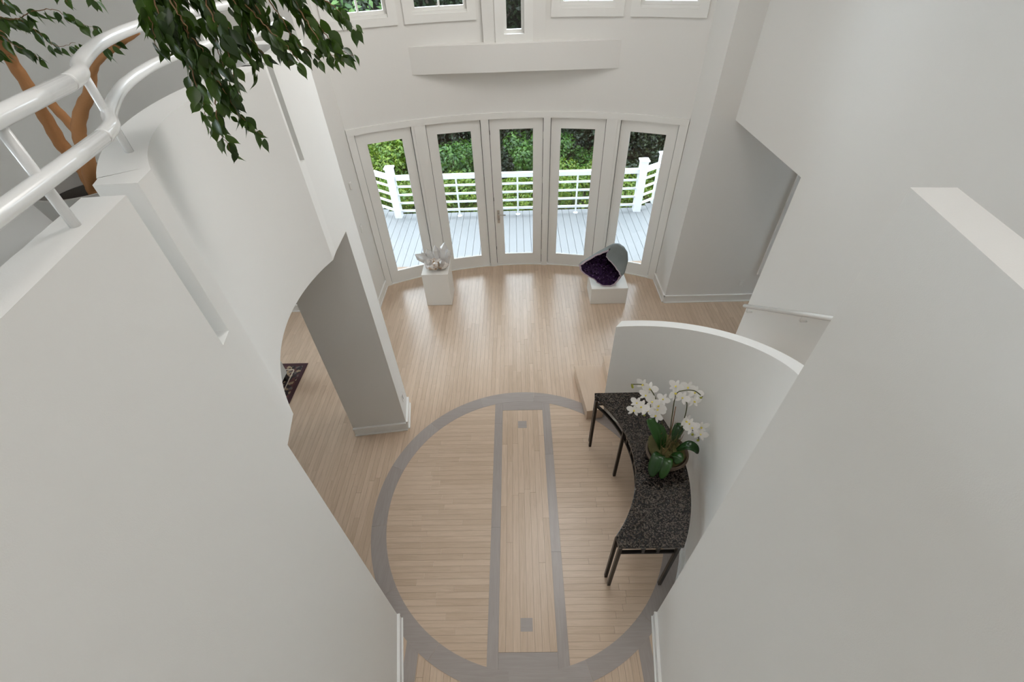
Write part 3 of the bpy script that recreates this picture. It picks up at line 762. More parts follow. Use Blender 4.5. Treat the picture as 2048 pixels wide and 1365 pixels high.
# ---------------------------------------------------------------- console table
root = thing('console_table', (1.15, 2.28, 0), 'curved console table with a speckled black granite top and dark metal legs', 'table')
IC, IR = (-0.091, 2.324), 1.110
OR_ = 1.485
ZT = 0.85
def table_outline(d):
    y0, y1 = 1.483 + d, 3.088 - d
    ia = [(IC[0] + (IR + d) * cos(a), IC[1] + (IR + d) * sin(a)) for a in [RAD(-42.2 + (40.0 + 42.2) * i / 26) for i in range(27)]]
    oa0 = math.asin((y0 - RC[1]) / (OR_ - d)); oa1 = math.asin((y1 - RC[1]) / (OR_ - d))
    oa = [(RC[0] + (OR_ - d) * cos(a), RC[1] + (OR_ - d) * sin(a)) for a in [oa0 + (oa1 - oa0) * i / 26 for i in range(27)]]
    return ia, oa, y0, y1
ia, oa, y0, y1 = table_outline(0.0)
top = MB().prism([(0.742, y0)] + ia + [(0.765, y1)] + oa[::-1], ZT - 0.022, ZT).build('tabletop', 'black_granite', root, bevel=0.003)
ib, ob, _, _ = table_outline(0.014)
ic, oc, _, _ = table_outline(0.040)
def rail_run(a, b, z0, z1, name='apron_rail'):
    return MB().band(a, b, z0, z1).build(name, 'dark_metal', root)
ZA, ZB = ZT - 0.022, ZT - 0.160
for z in (ZA - 0.024, ZB):
    rail_run(ib, ic, z, z + 0.022); rail_run(ob, oc, z, z + 0.022)
    MB().box(0.755, ob[0][0] - 0.01, y0 + 0.014, y0 + 0.040, z, z + 0.022).build('apron_rail', 'dark_metal', root)
    MB().box(0.785, ob[-1][0] - 0.01, y1 - 0.040, y1 - 0.014, z, z + 0.022).build('apron_rail', 'dark_metal', root)
for i in (9, 11, 13, 15, 17):
    a, b = Vector(ib[i]), Vector(ic[i]); c = (a + b) / 2; d = (b - a).normalized()
    MB().obox(c, d, (-d.y, d.x), 0.012, 0.010, ZB + 0.022, ZA - 0.024).build('apron_post', 'dark_metal', root)
for x in (0.955, 1.075):
    MB().box(x - 0.011, x + 0.011, y0 + 0.014, y0 + 0.040, ZB + 0.022, ZA - 0.024).build('apron_post', 'dark_metal', root)
    MB().box(x - 0.011, x + 0.011, y1 - 0.040, y1 - 0.014, ZB + 0.022, ZA - 0.024).build('apron_post', 'dark_metal', root)
def leg(p, q):
    l = None
    for (x, y) in (p, q):
        o = MB().box(x - 0.014, x + 0.014, y - 0.014, y + 0.014, 0.004, ZA).build('leg' if l is None else 'leg_bar', 'dark_metal', root if l is None else l, bevel=0.002)
        l = l or o
leg((0.760, 1.500), (0.744, 1.572))
leg((1.225, 1.500), (1.275, 1.560))
leg((0.786, 3.070), (0.778, 3.000))
leg((1.190, 3.070), (1.262, 3.000))
MB().box(0.980, 1.010, 2.600, 2.630, 0.004, ZA).build('leg', 'dark_metal', root, bevel=0.002)

# ---------------------------------------------------------------- orchid in a ribbed basket
OB = (1.300, 2.290)
root = thing('potted_orchid', (OB[0], OB[1], ZT), 'white moth orchid in a ribbed brown basket on the console table', 'plant')
bk = MB().lathe((OB[0], OB[1], ZT), [(0.10, 0.0), (0.125, 0.01), (0.165, 0.05), (0.183, 0.10), (0.180, 0.125), (0.170, 0.125), (0.168, 0.10), (0.10, 0.07)], 48).build('basket', 'basket_brown', root, True)
for k in range(6):
    z = 0.012 + k * 0.019; r = 0.128 + 0.055 * min(1, (k + 0.3) / 5) ** 0.7
    MB().tube([(OB[0] + r * cos(a), OB[1] + r * sin(a), ZT + z) for a in [2 * pi * j / 40 for j in range(41)]], 0.0075, 6).build('rib', 'basket_brown', bk, True)
rock((OB[0], OB[1], ZT + 0.120), (0.172, 0.172, 0.045), 'moss', 'moss', 21, root)
ro = random.Random(21)
for k in range(34):
    a = ro.uniform(0, 2 * pi); r = ro.uniform(0, 0.12); b = Vector((OB[0] + r * cos(a), OB[1] + r * sin(a), ZT + 0.14))
    e = b + Vector((ro.uniform(-.07, .07), ro.uniform(-.03, .10), ro.uniform(.05, .20)))
    MB().tube([b, (b + e) / 2 + Vector((ro.uniform(-.02, .02), 0, 0.02)), e], [0.004, 0.003, 0.001], 4).build('grass_blade', ro.choice(['orchid_stem', 'moss', 'twig_brown']), root)
def strap_leaf(pts, w, name, parent, mat):
    P = spline(pts, 5); m = len(P); vs = []; fs = []
    for i, p in enumerate(P):
        t = i / (m - 1)
        d = (P[min(i + 1, m - 1)] - P[max(i - 1, 0)]).normalized()
        sd = d.cross(Vector((0, 0, 1)))
        if sd.length < 0.05: sd = Vector((1, 0, 0))
        sd.normalize()
        up = sd.cross(d)
        ww = w * (sin(pi * min(1, (t * 0.93 + 0.07))) ** 0.6) * (0.55 + 0.45 * min(1, t * 2.5))
        vs += [p - sd * ww + up * ww * 0.28, p - sd * ww * 0.5 + up * ww * 0.08, p, p + sd * ww * 0.5 + up * ww * 0.08, p + sd * ww + up * ww * 0.28]
    for i in range(m - 1):
        for k in range(4): fs.append((5 * i + k, 5 * i + k + 1, 5 * i + 6 + k, 5 * i + 5 + k))
    o = MB().add(vs, fs).build(name, mat, parent, True)
    sm = o.modifiers.new('thick', 'SOLIDIFY'); sm.thickness = 0.003
    return o
zb = ZT + 0.13
for pts, w in [([(1.24, 2.27, zb), (1.19, 2.33, zb + .15), (1.14, 2.42, zb + .24), (1.12, 2.46, zb + .25)], .052),
               ([(1.26, 2.28, zb), (1.235, 2.36, zb + .16), (1.21, 2.43, zb + .22)], .04),
               ([(1.24, 2.25, zb), (1.18, 2.17, zb + .10), (1.13, 2.10, zb + .03), (1.11, 2.05, zb - .05)], .055),
               ([(1.27, 2.22, zb), (1.25, 2.14, zb + .08), (1.21, 2.07, zb + .02), (1.19, 2.04, zb - .06)], .045),
               ([(1.29, 2.24, zb), (1.34, 2.17, zb + .09), (1.32, 2.12, zb + .04)], .048),
               ([(1.35, 2.27, zb), (1.43, 2.25, zb + .12), (1.49, 2.22, zb + .13), (1.525, 2.19, zb + .09)], .050),
               ([(1.34, 2.32, zb), (1.40, 2.42, zb + .14), (1.43, 2.47, zb + .16)], .042)]:
    strap_leaf(pts, w, 'leaf', root, 'orchid_leaf')
for s in STEMS:
    st = MB().tube(spline(s, 5), 0.0045, 6).build('flower_stem', 'orchid_stem', root, True)
MB().tube([(1.33, 2.38, zb), (1.345, 2.44, zb + .2), (1.325, 2.45, zb + .42)], 0.004, 6).build('support_stake', 'twig_brown', root, True)
def petal_mesh():
    vs = []; fs = []
    prof = [(0, 0.10), (0.2, 0.32), (0.45, 0.5), (0.7, 0.47), (0.9, 0.28), (1.0, 0.05)]
    for t, w in prof: vs += [(-w * .5, t, 0.05 * t * t + .10 * w * w), (0, t, 0.10 * t * t), (w * .5, t, 0.05 * t * t + .10 * w * w)]
    for i in range(len(prof) - 1):
        for k in (0, 1): fs.append((3 * i + k, 3 * i + k + 1, 3 * i + 4 + k, 3 * i + 3 + k))
    me = bpy.data.meshes.new('petal'); me.from_pydata([tuple(v) for v in vs], [], fs); me.materials.append(MATS['orchid_petal'])
    me.polygons.foreach_set('use_smooth', [True] * len(me.polygons)); return me
PETAL = petal_mesh()
LIP = bpy.data.meshes.new('lip'); 
_m = MB().lathe((0, 0, 0), [(0.02, 0), (0.13, 0.05), (0.16, 0.14), (0.10, 0.26), (0.01, 0.30)], 8)
LIP.from_pydata(_m.v, [], _m.f); LIP.materials.append(MATS['orchid_lip'])
def flower(p, face, size):
    face = Vector(face).normalized()
    up = Vector((ro.uniform(-.25, .25), 0, 1)); up = (up - face * up.dot(face)).normalized(); rt = up.cross(face)
    fr = bpy.data.objects.new('flower_centre', LIP); COL.objects.link(fr); attach(fr, root)
    M = Matrix((rt, up, face)).transposed().to_4x4()
    fr.matrix_basis = Matrix.Translation(Vector(p) - Vector(root.location)) @ M @ Matrix.Diagonal((size * .7, size * .7, size, 1))
    for ang, sc, wd in ((0, .85, .9), (75, 0.95, 1.6), (-75, 0.95, 1.6), (140, .85, .8), (-140, .85, .8)):
        o = bpy.data.objects.new('petal', PETAL); COL.objects.link(o); o.parent = fr
        o.matrix_basis = Matrix.Diagonal((1 / .7, 1 / .7, 1, 1)) @ Matrix.Rotation(RAD(ang), 4, 'Z') @ Matrix.Diagonal((sc * wd, sc, 1, 1))
for g, face in zip(FLOWERS, [(-.5, -.75, .35), (-.2, -.8, .4), (-.1, -.7, .3)]):
    for p in g:
        f = Vector(face) + Vector((ro.uniform(-.6, .6), ro.uniform(-.3, .3), ro.uniform(-.2, .5)))
        flower(p, f, ro.uniform(0.066, 0.082))
for p in [(0.985, 2.66, 1.455), (0.99, 2.655, 1.44), (1.095, 2.50, 1.235), (1.50, 2.235, 1.215), (1.455, 2.27, 1.25), (1.515, 2.455, 1.52), (1.10, 2.515, 1.30)]:
    MB().lathe((p[0], p[1], p[2] - 0.01), [(0.002, -0.013), (0.010, -0.004), (0.012, 0.004), (0.007, 0.014), (0.001, 0.018)], 8).build('bud', 'bud_green', root, True)

# ---------------------------------------------------------------- staircase
root = thing('staircase', (0.75, 3.7, 0), 'oak staircase starting behind the end of the curved wall', 'staircase')
def arc_y(x): return RC[1] + sqrt(max(0, 1.735 ** 2 - (x - RC[0]) ** 2))
def arc_x(y): return RC[0] + sqrt(max(0, 1.735 ** 2 - (y - RC[1]) ** 2))
YF = 4.13
steps = [[(0.700, YF), (0.774, 3.372), (0.985, 3.40), (0.99, 3.55), (1.07, 3.63), (1.10, 3.63), (1.10, YF)],
         [(1.060, YF), (1.064, arc_y(1.064) + .01), (1.2, arc_y(1.2)), (1.32, arc_y(1.32)), (1.42, arc_y(1.42)), (1.42, YF)],
         [(1.40, YF), (1.40, arc_y(1.40)), (1.50, arc_y(1.50)), (arc_x(3.02), 3.02), (2.59, 3.66), (2.59, YF)]]
yi, yo = 3.05, 3.70
for k in range(11):
    a0, a1 = max(yi, 0.2), max(yi - 0.245, 0.2)
    poly = [(2.59, yo), (arc_x(a0), a0), (arc_x((a0 + a1) / 2), (a0 + a1) / 2), (arc_x(a1), a1), (2.59, yo - 0.29)]
    steps.append([(max(x, 1.27), y) for x, y in poly]); yi -= 0.245; yo -= 0.275
for k, poly in enumerate(steps):
    z = 0.18 * (k + 1)
    t = MB().prism(poly, z - 0.028, z).build('tread', 'oak_step', root, bevel=0.003)
    c = Vector((sum(p[0] for p in poly) / len(poly), sum(p[1] for p in poly) / len(poly)))
    inner = [tuple(c + (Vector(p) - c) * 0.965) for p in poly]
    MB().prism(inner, max(0.004, z - 0.208) if k else 0.004, z - 0.028).build('riser', 'oak_step', root)

# ---------------------------------------------------------------- handrail on the right wall
root = thing('handrail', (2.53, 3.9, 1.2), 'round white handrail climbing the tall right wall', 'handrail')
HR = [(2.53, 3.965, 1.272), (2.53, 2.785, 2.078), (2.53, 1.2, 3.16)]
MB().tube(HR, 0.0225, 14).build('rail', 'rail_paint', root, True)
for y in (3.90, 3.10, 2.2):
    z = 1.272 + (3.965 - y) * 0.683
    MB().tube([(2.53, y, z - 0.02), (2.53, y, z - 0.075), (2.545, y, z - 0.085), (2.598, y, z - 0.085)], 0.007, 8).build('bracket', 'rail_paint', root, True)

# ---------------------------------------------------------------- balcony railing on the curved wall
root = thing('balcony_railing', (-1.4, 1.6, Z_CAP), 'white pipe railing with two rails on the curved balcony wall', 'railing')
near = [(-1.00, 0.30), (-1.07, 0.70), (-1.12, 0.95), (-1.165, 1.17), (-1.207, 1.360)]
curve = [(-1.207, 1.362), (-1.255, 1.475), (-1.370, 1.640), (-1.545, 1.990), (-1.645, 2.370), (-1.645, 2.680), (-1.585, 2.950), (-1.50, 3.20), (-1.52, 3.60)]
for z, nm in ((4.080, 'lower_rail'), (4.222, 'upper_rail')):
    MB().tube([(*p, z) for p in near], 0.0215, 18).build(nm, 'rail_paint', root, True)
    MB().tube(spline([(*p, z) for p in curve], 8), 0.0215, 18).build(nm, 'rail_paint', root, True)
def post(p, z1):
    MB().tube([(*p, Z_CAP - 0.003), (*p, z1)], 0.0135, 12).build('post', 'rail_paint', root, True)
for p in ((-1.150, 1.057), (-1.345, 1.590), (-1.505, 3.30), (-1.02, 0.40)):
    post(p, 4.215)

# ---------------------------------------------------------------- rug and the pale bench in the lower left room
root = thing('rug', (-3.7, 4.1, 0.002), 'dark patterned oriental rug glimpsed under the arch on the left', 'rug')
MB().box(-4.68, -3.09, 3.05, 4.41, 0.002, 0.010).build('field', 'rug_pattern', root)
for b in ((-3.09, -3.04, 3.0, 4.46), (-4.73, -4.68, 3.0, 4.46), (-4.68, -3.09, 4.41, 4.46), (-4.68, -3.09, 3.0, 3.05)):
    MB().box(*b, 0.002, 0.011).build('border', 'rug_border', root)
for b in ((-3.20, -3.185, 3.05, 4.33), (-4.58, -3.20, 4.33, 4.345)):
    MB().box(*b, 0.011, 0.012).build('stripe', 'rug_fringe', root)
root = thing('bench', (-3.55, 4.05, 0.012), 'pale grey bench corner with black feet on the rug', 'bench')
MB().box(-4.05, -3.20, 3.90, 4.20, 0.10, 0.34).build('seat', 'sofa_grey', root, bevel=0.02)
for x in (-3.95, -3.24):
    for y in (3.94, 4.15): MB().box(x - .03, x + .03, y - .03, y + .03, 0.012, 0.10).build('foot', 'black_metal_and_shade', root)

# ---------------------------------------------------------------- small fittings
def plate(name, c, axis, label, cat, w=0.07, h=0.115):
    r = thing(name, c, label, cat)
    x, y, z = c
    if axis == 'x': MB().box(x, x + 0.006, y - w / 2, y + w / 2, z - h / 2, z + h / 2).build('cover_plate', 'cover_plastic', r, bevel=0.002)
    else: MB().box(x - w / 2, x + w / 2, y - 0.006, y, z - h / 2, z + h / 2).build('cover_plate', 'cover_plastic', r, bevel=0.002)
    return r
r = plate('power_outlet', (3.415, 5.67, 0.334), 'y', 'white power outlet low on the shaded wall right of the bay', 'outlet')
for dz in (-0.022, 0.022): MB().box(3.40, 3.43, 5.662, 5.665, 0.334 + dz - 0.013, 0.334 + dz + 0.013).build('socket', 'trim_paint', r)
r = plate('light_switch', (-2.29, 5.90, 1.32), 'x', 'white light switch left of the glass doors', 'switch')
MB().box(-2.284, -2.279, 5.885, 5.915, 1.29, 1.35).build('rocker', 'trim_paint', r)
r = thing('wall_sensor', (-2.29, 5.93, 1.95), 'small rounded beige sensor high on the wall left of the doors', 'sensor')
MB().box(-2.29, -2.262, 5.90, 5.965, 1.90, 2.0).build('case', 'cover_plastic', r, bevel=0.01)
MB().box(-2.262, -2.257, 5.915, 5.95, 1.955, 1.985).build('lens', 'trim_paint', r)
r = thing('power_outlet', (-1.436, 3.47, 0.40), 'small outlet on the narrow bright side of the grey pier', 'outlet')
MB().obox((-1.433, 3.47), (0.143, -0.99), (0.99, 0.143), 0.035, 0.004, 0.345, 0.455).build('cover_plate', 'cover_plastic', r)
MB().obox((-1.430, 3.47), (0.143, -0.99), (0.99, 0.143), 0.006, 0.003, 0.365, 0.435).build('socket', 'dark_metal', r)

# ---------------------------------------------------------------- potted ficus on the balcony
root = thing('potted_ficus_tree', (-2.74, 2.92, Z_UP), 'tall weeping ficus tree in a grey pot on the balcony', 'plant')
PC = (-2.843, 2.892)
MB().lathe((PC[0], PC[1], Z_UP), [(0.22, 0.0), (0.235, 0.01), (0.326, 0.46), (0.330, 0.472), (0.312, 0.472), (0.305, 0.44), (0.29, 0.36), (0.05, 0.36)], 48).build('pot', 'pot_grey', root, 'angle')
MB().lathe((PC[0], PC[1], Z_UP + 0.362), [(0.289, 0.0), (0.2, 0.02), (0.1, 0.028), (0.01, 0.03)], 40).build('soil', 'potting_soil', root, True)
def trunk(pts, r0, r1, name='trunk'):
    P = spline(pts, 5); m = len(P)
    rr = [(r0 + (r1 - r0) * i / (m - 1)) * (1 + 0.06 * sin(i * 1.7)) for i in range(m)]
    return MB().tube(P, rr, 12).build(name, 'bark_tan', root, True)
def drop(p): return [(p[0][0] + 0.02, p[0][1], Z_UP + 0.36)] + p
trunk(drop(TRUNK_A), 0.044, 0.026)
trunk(drop(TRUNK_C), 0.046, 0.015)
trunk(TRUNK_A2, 0.024, 0.014, 'branch'); trunk(TRUNK_B, 0.028, 0.022, 'branch')
top = TRUNK_A[-1]
trunk([top, (-2.35, 2.65, 4.75), (-1.95, 2.45, 4.92), (-1.55, 2.25, 4.80), (-1.28, 2.12, 4.55)], 0.03, 0.010, 'branch')
trunk([(-1.95, 2.45, 4.92), (-1.45, 2.42, 4.86), (-1.05, 2.35, 4.62), (-0.93, 2.32, 4.45)], 0.016, 0.008, 'branch')
trunk([(-2.35, 2.65, 4.75), (-2.45, 2.75, 4.6), (-2.62, 2.76, 4.40)], 0.012, 0.006, 'branch')
def ficus_leaf_mesh():
    prof = [(0, .01), (.08, .12), (.2, .235), (.36, .285), (.52, .26), (.68, .175), (.8, .085), (.9, .03), (1.0, .004)]
    vs = []; fs = []
    for t, w in prof:
        z = -0.16 * t * t
        vs += [(-w, t, z + w * .30), (0, t, z), (w, t, z + w * .30)]
    for i in range(len(prof) - 1):
        for k in (0, 1): fs.append((3 * i + k, 3 * i + k + 1, 3 * i + 4 + k, 3 * i + 3 + k))
    me = bpy.data.meshes.new('ficus_leaf'); me.from_pydata(vs, [], fs); me.materials.append(MATS['ficus_leaf'])
    me.polygons.foreach_set('use_smooth', [True] * len(me.polygons)); return me
FL = ficus_leaf_mesh()
rf = random.Random(12)
spots = []
for tw in TWIGS:
    P = spline(tw, 8)
    P = [p + Vector((rf.uniform(-.004, .004), rf.uniform(-.004, .004), rf.uniform(-.003, .003))) for p in P]
    MB().tube(P, [0.0035 - 0.0026 * i / (len(P) - 1) for i in range(len(P))], 5).build('twig', 'twig_brown', root)
    left = tw[0][0] < -1.9
    dist = 0; nxt = 0.012
    for i in range(1, len(P)):
        dist += (P[i] - P[i - 1]).length
        while dist > nxt:
            nxt += rf.uniform(0.008, 0.018) * (1.5 if left else 1.0)
            spots.append((P[i].copy(), (P[i] - P[i - 1]).normalized(), left, i / len(P)))
rf.shuffle(spots)
stuff = MB()
for k, (p, d, left, t) in enumerate(spots):
    ax = Vector((rf.gauss(0, .42), rf.gauss(0, .42), -1)) + d * 0.45
    ax.normalize()
    a = rf.uniform(0, 2 * pi)
    nn = Vector((cos(a), sin(a), 0)) + Vector((0, -0.5, 0.35)); nn = (nn - ax * nn.dot(ax)).normalized()
    sd = ax.cross(nn)
    L_ = rf.uniform(0.050, 0.098) * (0.9 if left else 1.0) * (1.0 - 0.28 * t)
    base = p + Vector((rf.gauss(0, .010), rf.gauss(0, .010), rf.gauss(0, .006))) + ax * 0.006
    M = Matrix.Translation(base) @ Matrix((sd, ax, nn)).transposed().to_4x4() @ Matrix.Diagonal((L_ * rf.uniform(.8, 1.15), L_, L_, 1))
    if k < 295:
        o = bpy.data.objects.new('leaf', FL); COL.objects.link(o); o.parent = root
        o.matrix_basis = Matrix.Translation(-Vector(root.location)) @ M
    else:
        stuff.add([M @ v.co for v in FL.vertices], [tuple(q.vertices) for q in FL.polygons])
if stuff.v: stuff.build('foliage', 'ficus_leaf', root, True, kind='stuff')
print('ficus leaves', len(spots))

# ================================================================== OUTDOORS
# ---------------------------------------------------------------- deck
deck = struct(MB().box(-4.4, 4.4, 6.3, 9.05, -0.30, -0.135).build('floor_deck', 'soil_ground'), 'pale grey wooden deck outside the glass doors')
x = -4.30
while x < 4.3:
    xm = x + 0.071
    if abs(xm) < 2.42: ys = BC[1] + sqrt((BR + 0.19) ** 2 - xm * xm)
    else: ys = 5.85
    ye = 9.13 + max(0.0, abs(xm) - 2.62) * 0.75
    MB().box(x + 0.003, x + 0.139, ys, ye, -0.130, -0.10).build('board', 'deck_paint', deck)
    x += 0.142
# ---------------------------------------------------------------- deck railing
root = thing('deck_railing', (0, 9.0, -0.10), 'white railing with horizontal bars along the edge of the deck', 'railing')
ZD = -0.10
PT = {'l': (-2.585, 9.0), 'r': (2.545, 9.0), 'll': (-3.20, 9.42), 'rr': (3.02, 9.32)}
for k, p in PT.items():
    o = MB().box(p[0] - .075, p[0] + .075, p[1] - .075, p[1] + .075, ZD, 0.965).build('post', 'exterior_white', root)
    MB().add([(p[0] + a * .095, p[1] + b * .095, z) for z in (0.965, 0.99) for a, b in ((-1, -1), (1, -1), (1, 1), (-1, 1))] + [(p[0], p[1], 1.03)],
             [(3, 2, 1, 0), (0, 1, 5, 4), (1, 2, 6, 5), (2, 3, 7, 6), (3, 0, 4, 7), (4, 5, 8), (5, 6, 8), (6, 7, 8), (7, 4, 8)]).build('post_cap', 'exterior_white', o)
def bars(a, b):
    a, b = Vector(PT[a]), Vector(PT[b]); d = (b - a); ln = d.length; d.normalize(); nn = (-d.y, d.x); c = (a + b) / 2
    for z, h, t in ((0.765, .042, .045), (0.575, .018, .018), (0.395, .018, .018), (0.215, .018, .018), (0.035, .022, .018)):
        MB().obox(c, d, nn, ln / 2 - 0.075, t, z - h, z + h).build('rail', 'exterior_white', root)
bars('l', 'r'); bars('ll', 'l'); bars('r', 'rr')
for x in (-1.26, 0.0, 1.235):
    o = MB().box(x - .017, x + .017, 8.962, 8.982, ZD, 0.73).build('baluster', 'exterior_white', root)
    MB().lathe((x, 8.965, ZD), [(0.05, 0), (0.05, 0.012), (0.02, 0.022)], 16).build('flange', 'exterior_white', o)

# ---------------------------------------------------------------- ground and planting
gm = MB(); gv = []; nx, ny = 30, 24
for j in range(ny + 1):
    for i in range(nx + 1):
        X = -30 + 60 * i / nx; Y = 6.0 + 40 * j / ny
        gv.append((X, Y, -1.5 - 0.03 * (Y - 6) + 0.15 * sin(X * .7) * cos(Y * .5)))
gm.add(gv, [(j * (nx + 1) + i, j * (nx + 1) + i + 1, (j + 1) * (nx + 1) + i + 1, (j + 1) * (nx + 1) + i) for j in range(ny) for i in range(nx)])
struct(gm.build('floor_garden', 'soil_ground', None, True), 'dark garden soil under the planting')

rv = random.Random(31)
def foliage(parent, lumps, count, size, mat, seed):
    r = random.Random(seed); mb = MB()
    tot = sum(l[3] * l[4] for l in lumps)
    for (cx, cy, cz, rx, rz) in lumps:
        m = int(count * rx * rz / tot)
        for _ in range(m):
            while True:
                v = Vector((r.gauss(0, 1), r.gauss(0, 1), r.gauss(0, 1)))
                if v.length > 0.1: break
            v.normalize()
            k = r.uniform(0.72, 1.04) if r.random() < 0.8 else r.uniform(0.3, 0.8)
            p = Vector((cx + v.x * rx * k, cy + v.y * rx * k, cz + v.z * rz * k))
            nrm = (v * 0.8 + Vector((r.uniform(-.7, .7), r.uniform(-.7, .7), r.uniform(-.1, .9)))).normalized()
            u = nrm.cross(Vector((r.uniform(-1, 1), r.uniform(-1, 1), r.uniform(-1, 1)))).normalized(); w = nrm.cross(u)
            s = size * r.uniform(0.6, 1.25)
            dn = -nrm * s * 0.12
            mb.add([p - u * s * .5 + dn, p - w * s * .24, p + u * s * .5 + dn, p + w * s * .24], [(0, 1, 3), (1, 2, 3)])
    return mb.build('foliage', mat, parent, kind='stuff')
def stems(parent, base, tips, r0, mat='bark_grey'):
    for t in tips:
        b = Vector(base); t = Vector(t)
        MB().tube([b, b.lerp(t, .5) + Vector((rv.uniform(-.08, .08), rv.uniform(-.08, .08), 0)), t], [r0, r0 * .7, r0 * .35], 7).build('stem', mat, parent, True)
def shrub(name, c, rx, rz, count, size, mat, seed, label, group):
    gz = -1.5 - 0.03 * (c[1] - 6)
    o = thing(name, (c[0], c[1], gz), label, 'shrub', group)
    r = random.Random(seed)
    lumps = [(c[0], c[1], c[2] - .15 * rz, rx * .8, rz * .8)] + [(c[0] + r.uniform(-.8, .8) * rx, c[1] + r.uniform(-.75, .6) * rx, c[2] + r.uniform(.0, .8) * rz, rx * r.uniform(.22, .42), rz * r.uniform(.25, .42)) for _ in range(16)]
    foliage(o, lumps, count, size, mat, seed)
    stems(o, (c[0], c[1], gz), [(c[0] + r.uniform(-.4, .4) * rx, c[1] + r.uniform(-.4, .4) * rx, c[2] + rz * .3) for _ in range(4)], 0.03)
    return o
hx = [-4.6, -3.35, -2.1, -0.85, 0.4, 1.65, 2.9, 4.2]
ordn = ['first', 'second', 'third', 'fourth', 'fifth', 'sixth', 'seventh', 'eighth']
for i, X in enumerate(hx):
    shrub('low_shrub', (X, 10.75 + 0.25 * (i % 2), -0.72 + 0.08 * (i % 3)), 1.0, 0.62, 5200, 0.095, 'leaf_bright', 100 + i,
          'low yellow green shrub just behind the deck railing, %s from the left' % ordn[i], 'low shrubs behind the deck railing')
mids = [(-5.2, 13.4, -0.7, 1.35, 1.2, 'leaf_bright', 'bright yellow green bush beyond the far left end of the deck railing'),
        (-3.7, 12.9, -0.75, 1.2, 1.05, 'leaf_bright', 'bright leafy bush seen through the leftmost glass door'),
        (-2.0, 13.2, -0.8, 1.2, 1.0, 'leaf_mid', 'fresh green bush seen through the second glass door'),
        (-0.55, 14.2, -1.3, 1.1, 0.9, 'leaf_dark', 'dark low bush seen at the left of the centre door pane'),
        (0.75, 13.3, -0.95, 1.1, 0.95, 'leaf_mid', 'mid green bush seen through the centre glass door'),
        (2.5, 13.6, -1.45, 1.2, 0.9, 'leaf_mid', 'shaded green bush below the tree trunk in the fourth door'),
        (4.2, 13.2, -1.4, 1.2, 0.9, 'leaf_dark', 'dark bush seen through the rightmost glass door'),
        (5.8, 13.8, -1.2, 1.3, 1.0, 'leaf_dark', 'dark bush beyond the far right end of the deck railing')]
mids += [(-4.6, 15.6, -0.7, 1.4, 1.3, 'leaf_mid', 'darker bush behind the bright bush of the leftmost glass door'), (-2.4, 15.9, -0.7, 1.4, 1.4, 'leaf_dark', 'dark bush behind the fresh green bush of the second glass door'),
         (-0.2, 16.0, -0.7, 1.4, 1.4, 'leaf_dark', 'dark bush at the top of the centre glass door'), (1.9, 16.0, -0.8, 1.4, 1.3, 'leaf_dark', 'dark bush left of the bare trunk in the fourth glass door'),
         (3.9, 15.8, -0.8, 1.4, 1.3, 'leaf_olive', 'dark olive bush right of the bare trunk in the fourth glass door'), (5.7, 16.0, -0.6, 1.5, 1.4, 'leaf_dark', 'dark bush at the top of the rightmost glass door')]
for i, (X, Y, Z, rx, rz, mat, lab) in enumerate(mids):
    shrub('garden_bush', (X, Y, Z), rx, rz, 5000, 0.135, mat, 200 + i, lab, 'garden bushes')
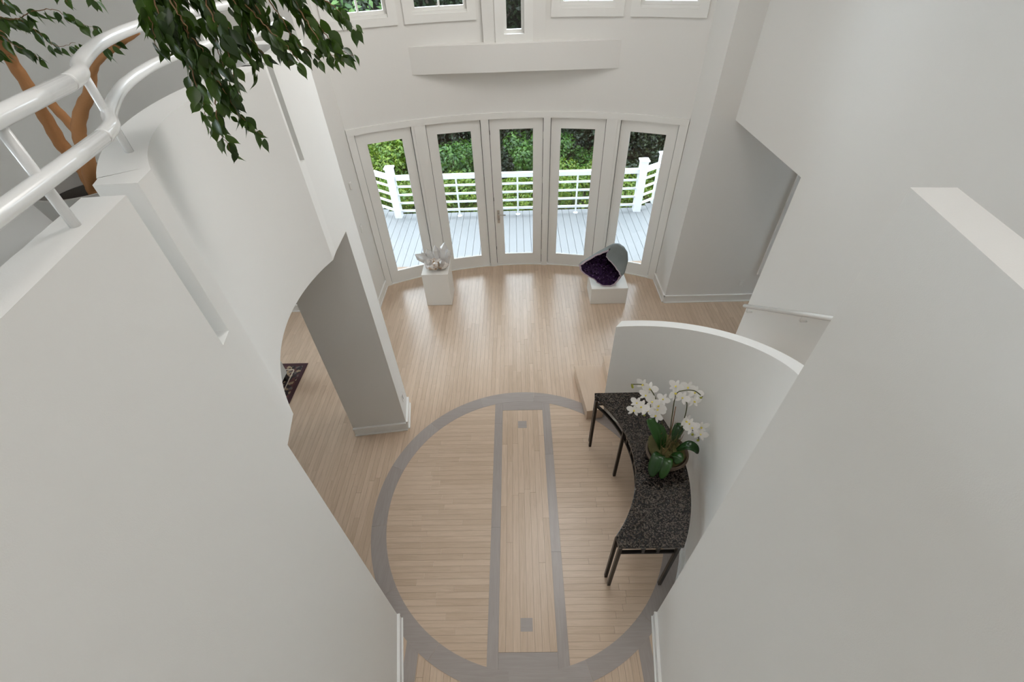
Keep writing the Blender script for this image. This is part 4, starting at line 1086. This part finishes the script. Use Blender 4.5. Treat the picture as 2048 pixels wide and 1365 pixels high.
def tree(c, h, rx, mat, seed, label, count=6500, low=0.25, trunk_r=0.11, size=0.16):
    gz = -1.5 - 0.03 * (c[1] - 6)
    o = thing('garden_tree', (c[0], c[1], gz), label, 'tree', 'trees behind the garden')
    r = random.Random(seed); lumps = []
    for k in range(18):
        z = gz + h * (low + (1 - low) * r.random())
        f = rx * r.uniform(.45, .75)
        lumps.append((c[0] + r.uniform(-.75, .75) * rx, c[1] + r.uniform(-.6, .6) * rx, z, f, f * .8))
    foliage(o, lumps, count, size, mat, seed)
    MB().tube([(c[0], c[1], gz), (c[0] + .06, c[1], gz + h * .3), (c[0] - .05, c[1] + .1, gz + h * .6), (c[0] + .1, c[1], gz + h * .9)],
              [trunk_r, trunk_r * .85, trunk_r * .6, trunk_r * .25], 10).build('trunk', 'bark_grey', o, True)
    stems(o, (c[0], c[1], gz + h * .35), [(l[0], l[1], l[2]) for l in lumps[:6]], trunk_r * .45)
    return o
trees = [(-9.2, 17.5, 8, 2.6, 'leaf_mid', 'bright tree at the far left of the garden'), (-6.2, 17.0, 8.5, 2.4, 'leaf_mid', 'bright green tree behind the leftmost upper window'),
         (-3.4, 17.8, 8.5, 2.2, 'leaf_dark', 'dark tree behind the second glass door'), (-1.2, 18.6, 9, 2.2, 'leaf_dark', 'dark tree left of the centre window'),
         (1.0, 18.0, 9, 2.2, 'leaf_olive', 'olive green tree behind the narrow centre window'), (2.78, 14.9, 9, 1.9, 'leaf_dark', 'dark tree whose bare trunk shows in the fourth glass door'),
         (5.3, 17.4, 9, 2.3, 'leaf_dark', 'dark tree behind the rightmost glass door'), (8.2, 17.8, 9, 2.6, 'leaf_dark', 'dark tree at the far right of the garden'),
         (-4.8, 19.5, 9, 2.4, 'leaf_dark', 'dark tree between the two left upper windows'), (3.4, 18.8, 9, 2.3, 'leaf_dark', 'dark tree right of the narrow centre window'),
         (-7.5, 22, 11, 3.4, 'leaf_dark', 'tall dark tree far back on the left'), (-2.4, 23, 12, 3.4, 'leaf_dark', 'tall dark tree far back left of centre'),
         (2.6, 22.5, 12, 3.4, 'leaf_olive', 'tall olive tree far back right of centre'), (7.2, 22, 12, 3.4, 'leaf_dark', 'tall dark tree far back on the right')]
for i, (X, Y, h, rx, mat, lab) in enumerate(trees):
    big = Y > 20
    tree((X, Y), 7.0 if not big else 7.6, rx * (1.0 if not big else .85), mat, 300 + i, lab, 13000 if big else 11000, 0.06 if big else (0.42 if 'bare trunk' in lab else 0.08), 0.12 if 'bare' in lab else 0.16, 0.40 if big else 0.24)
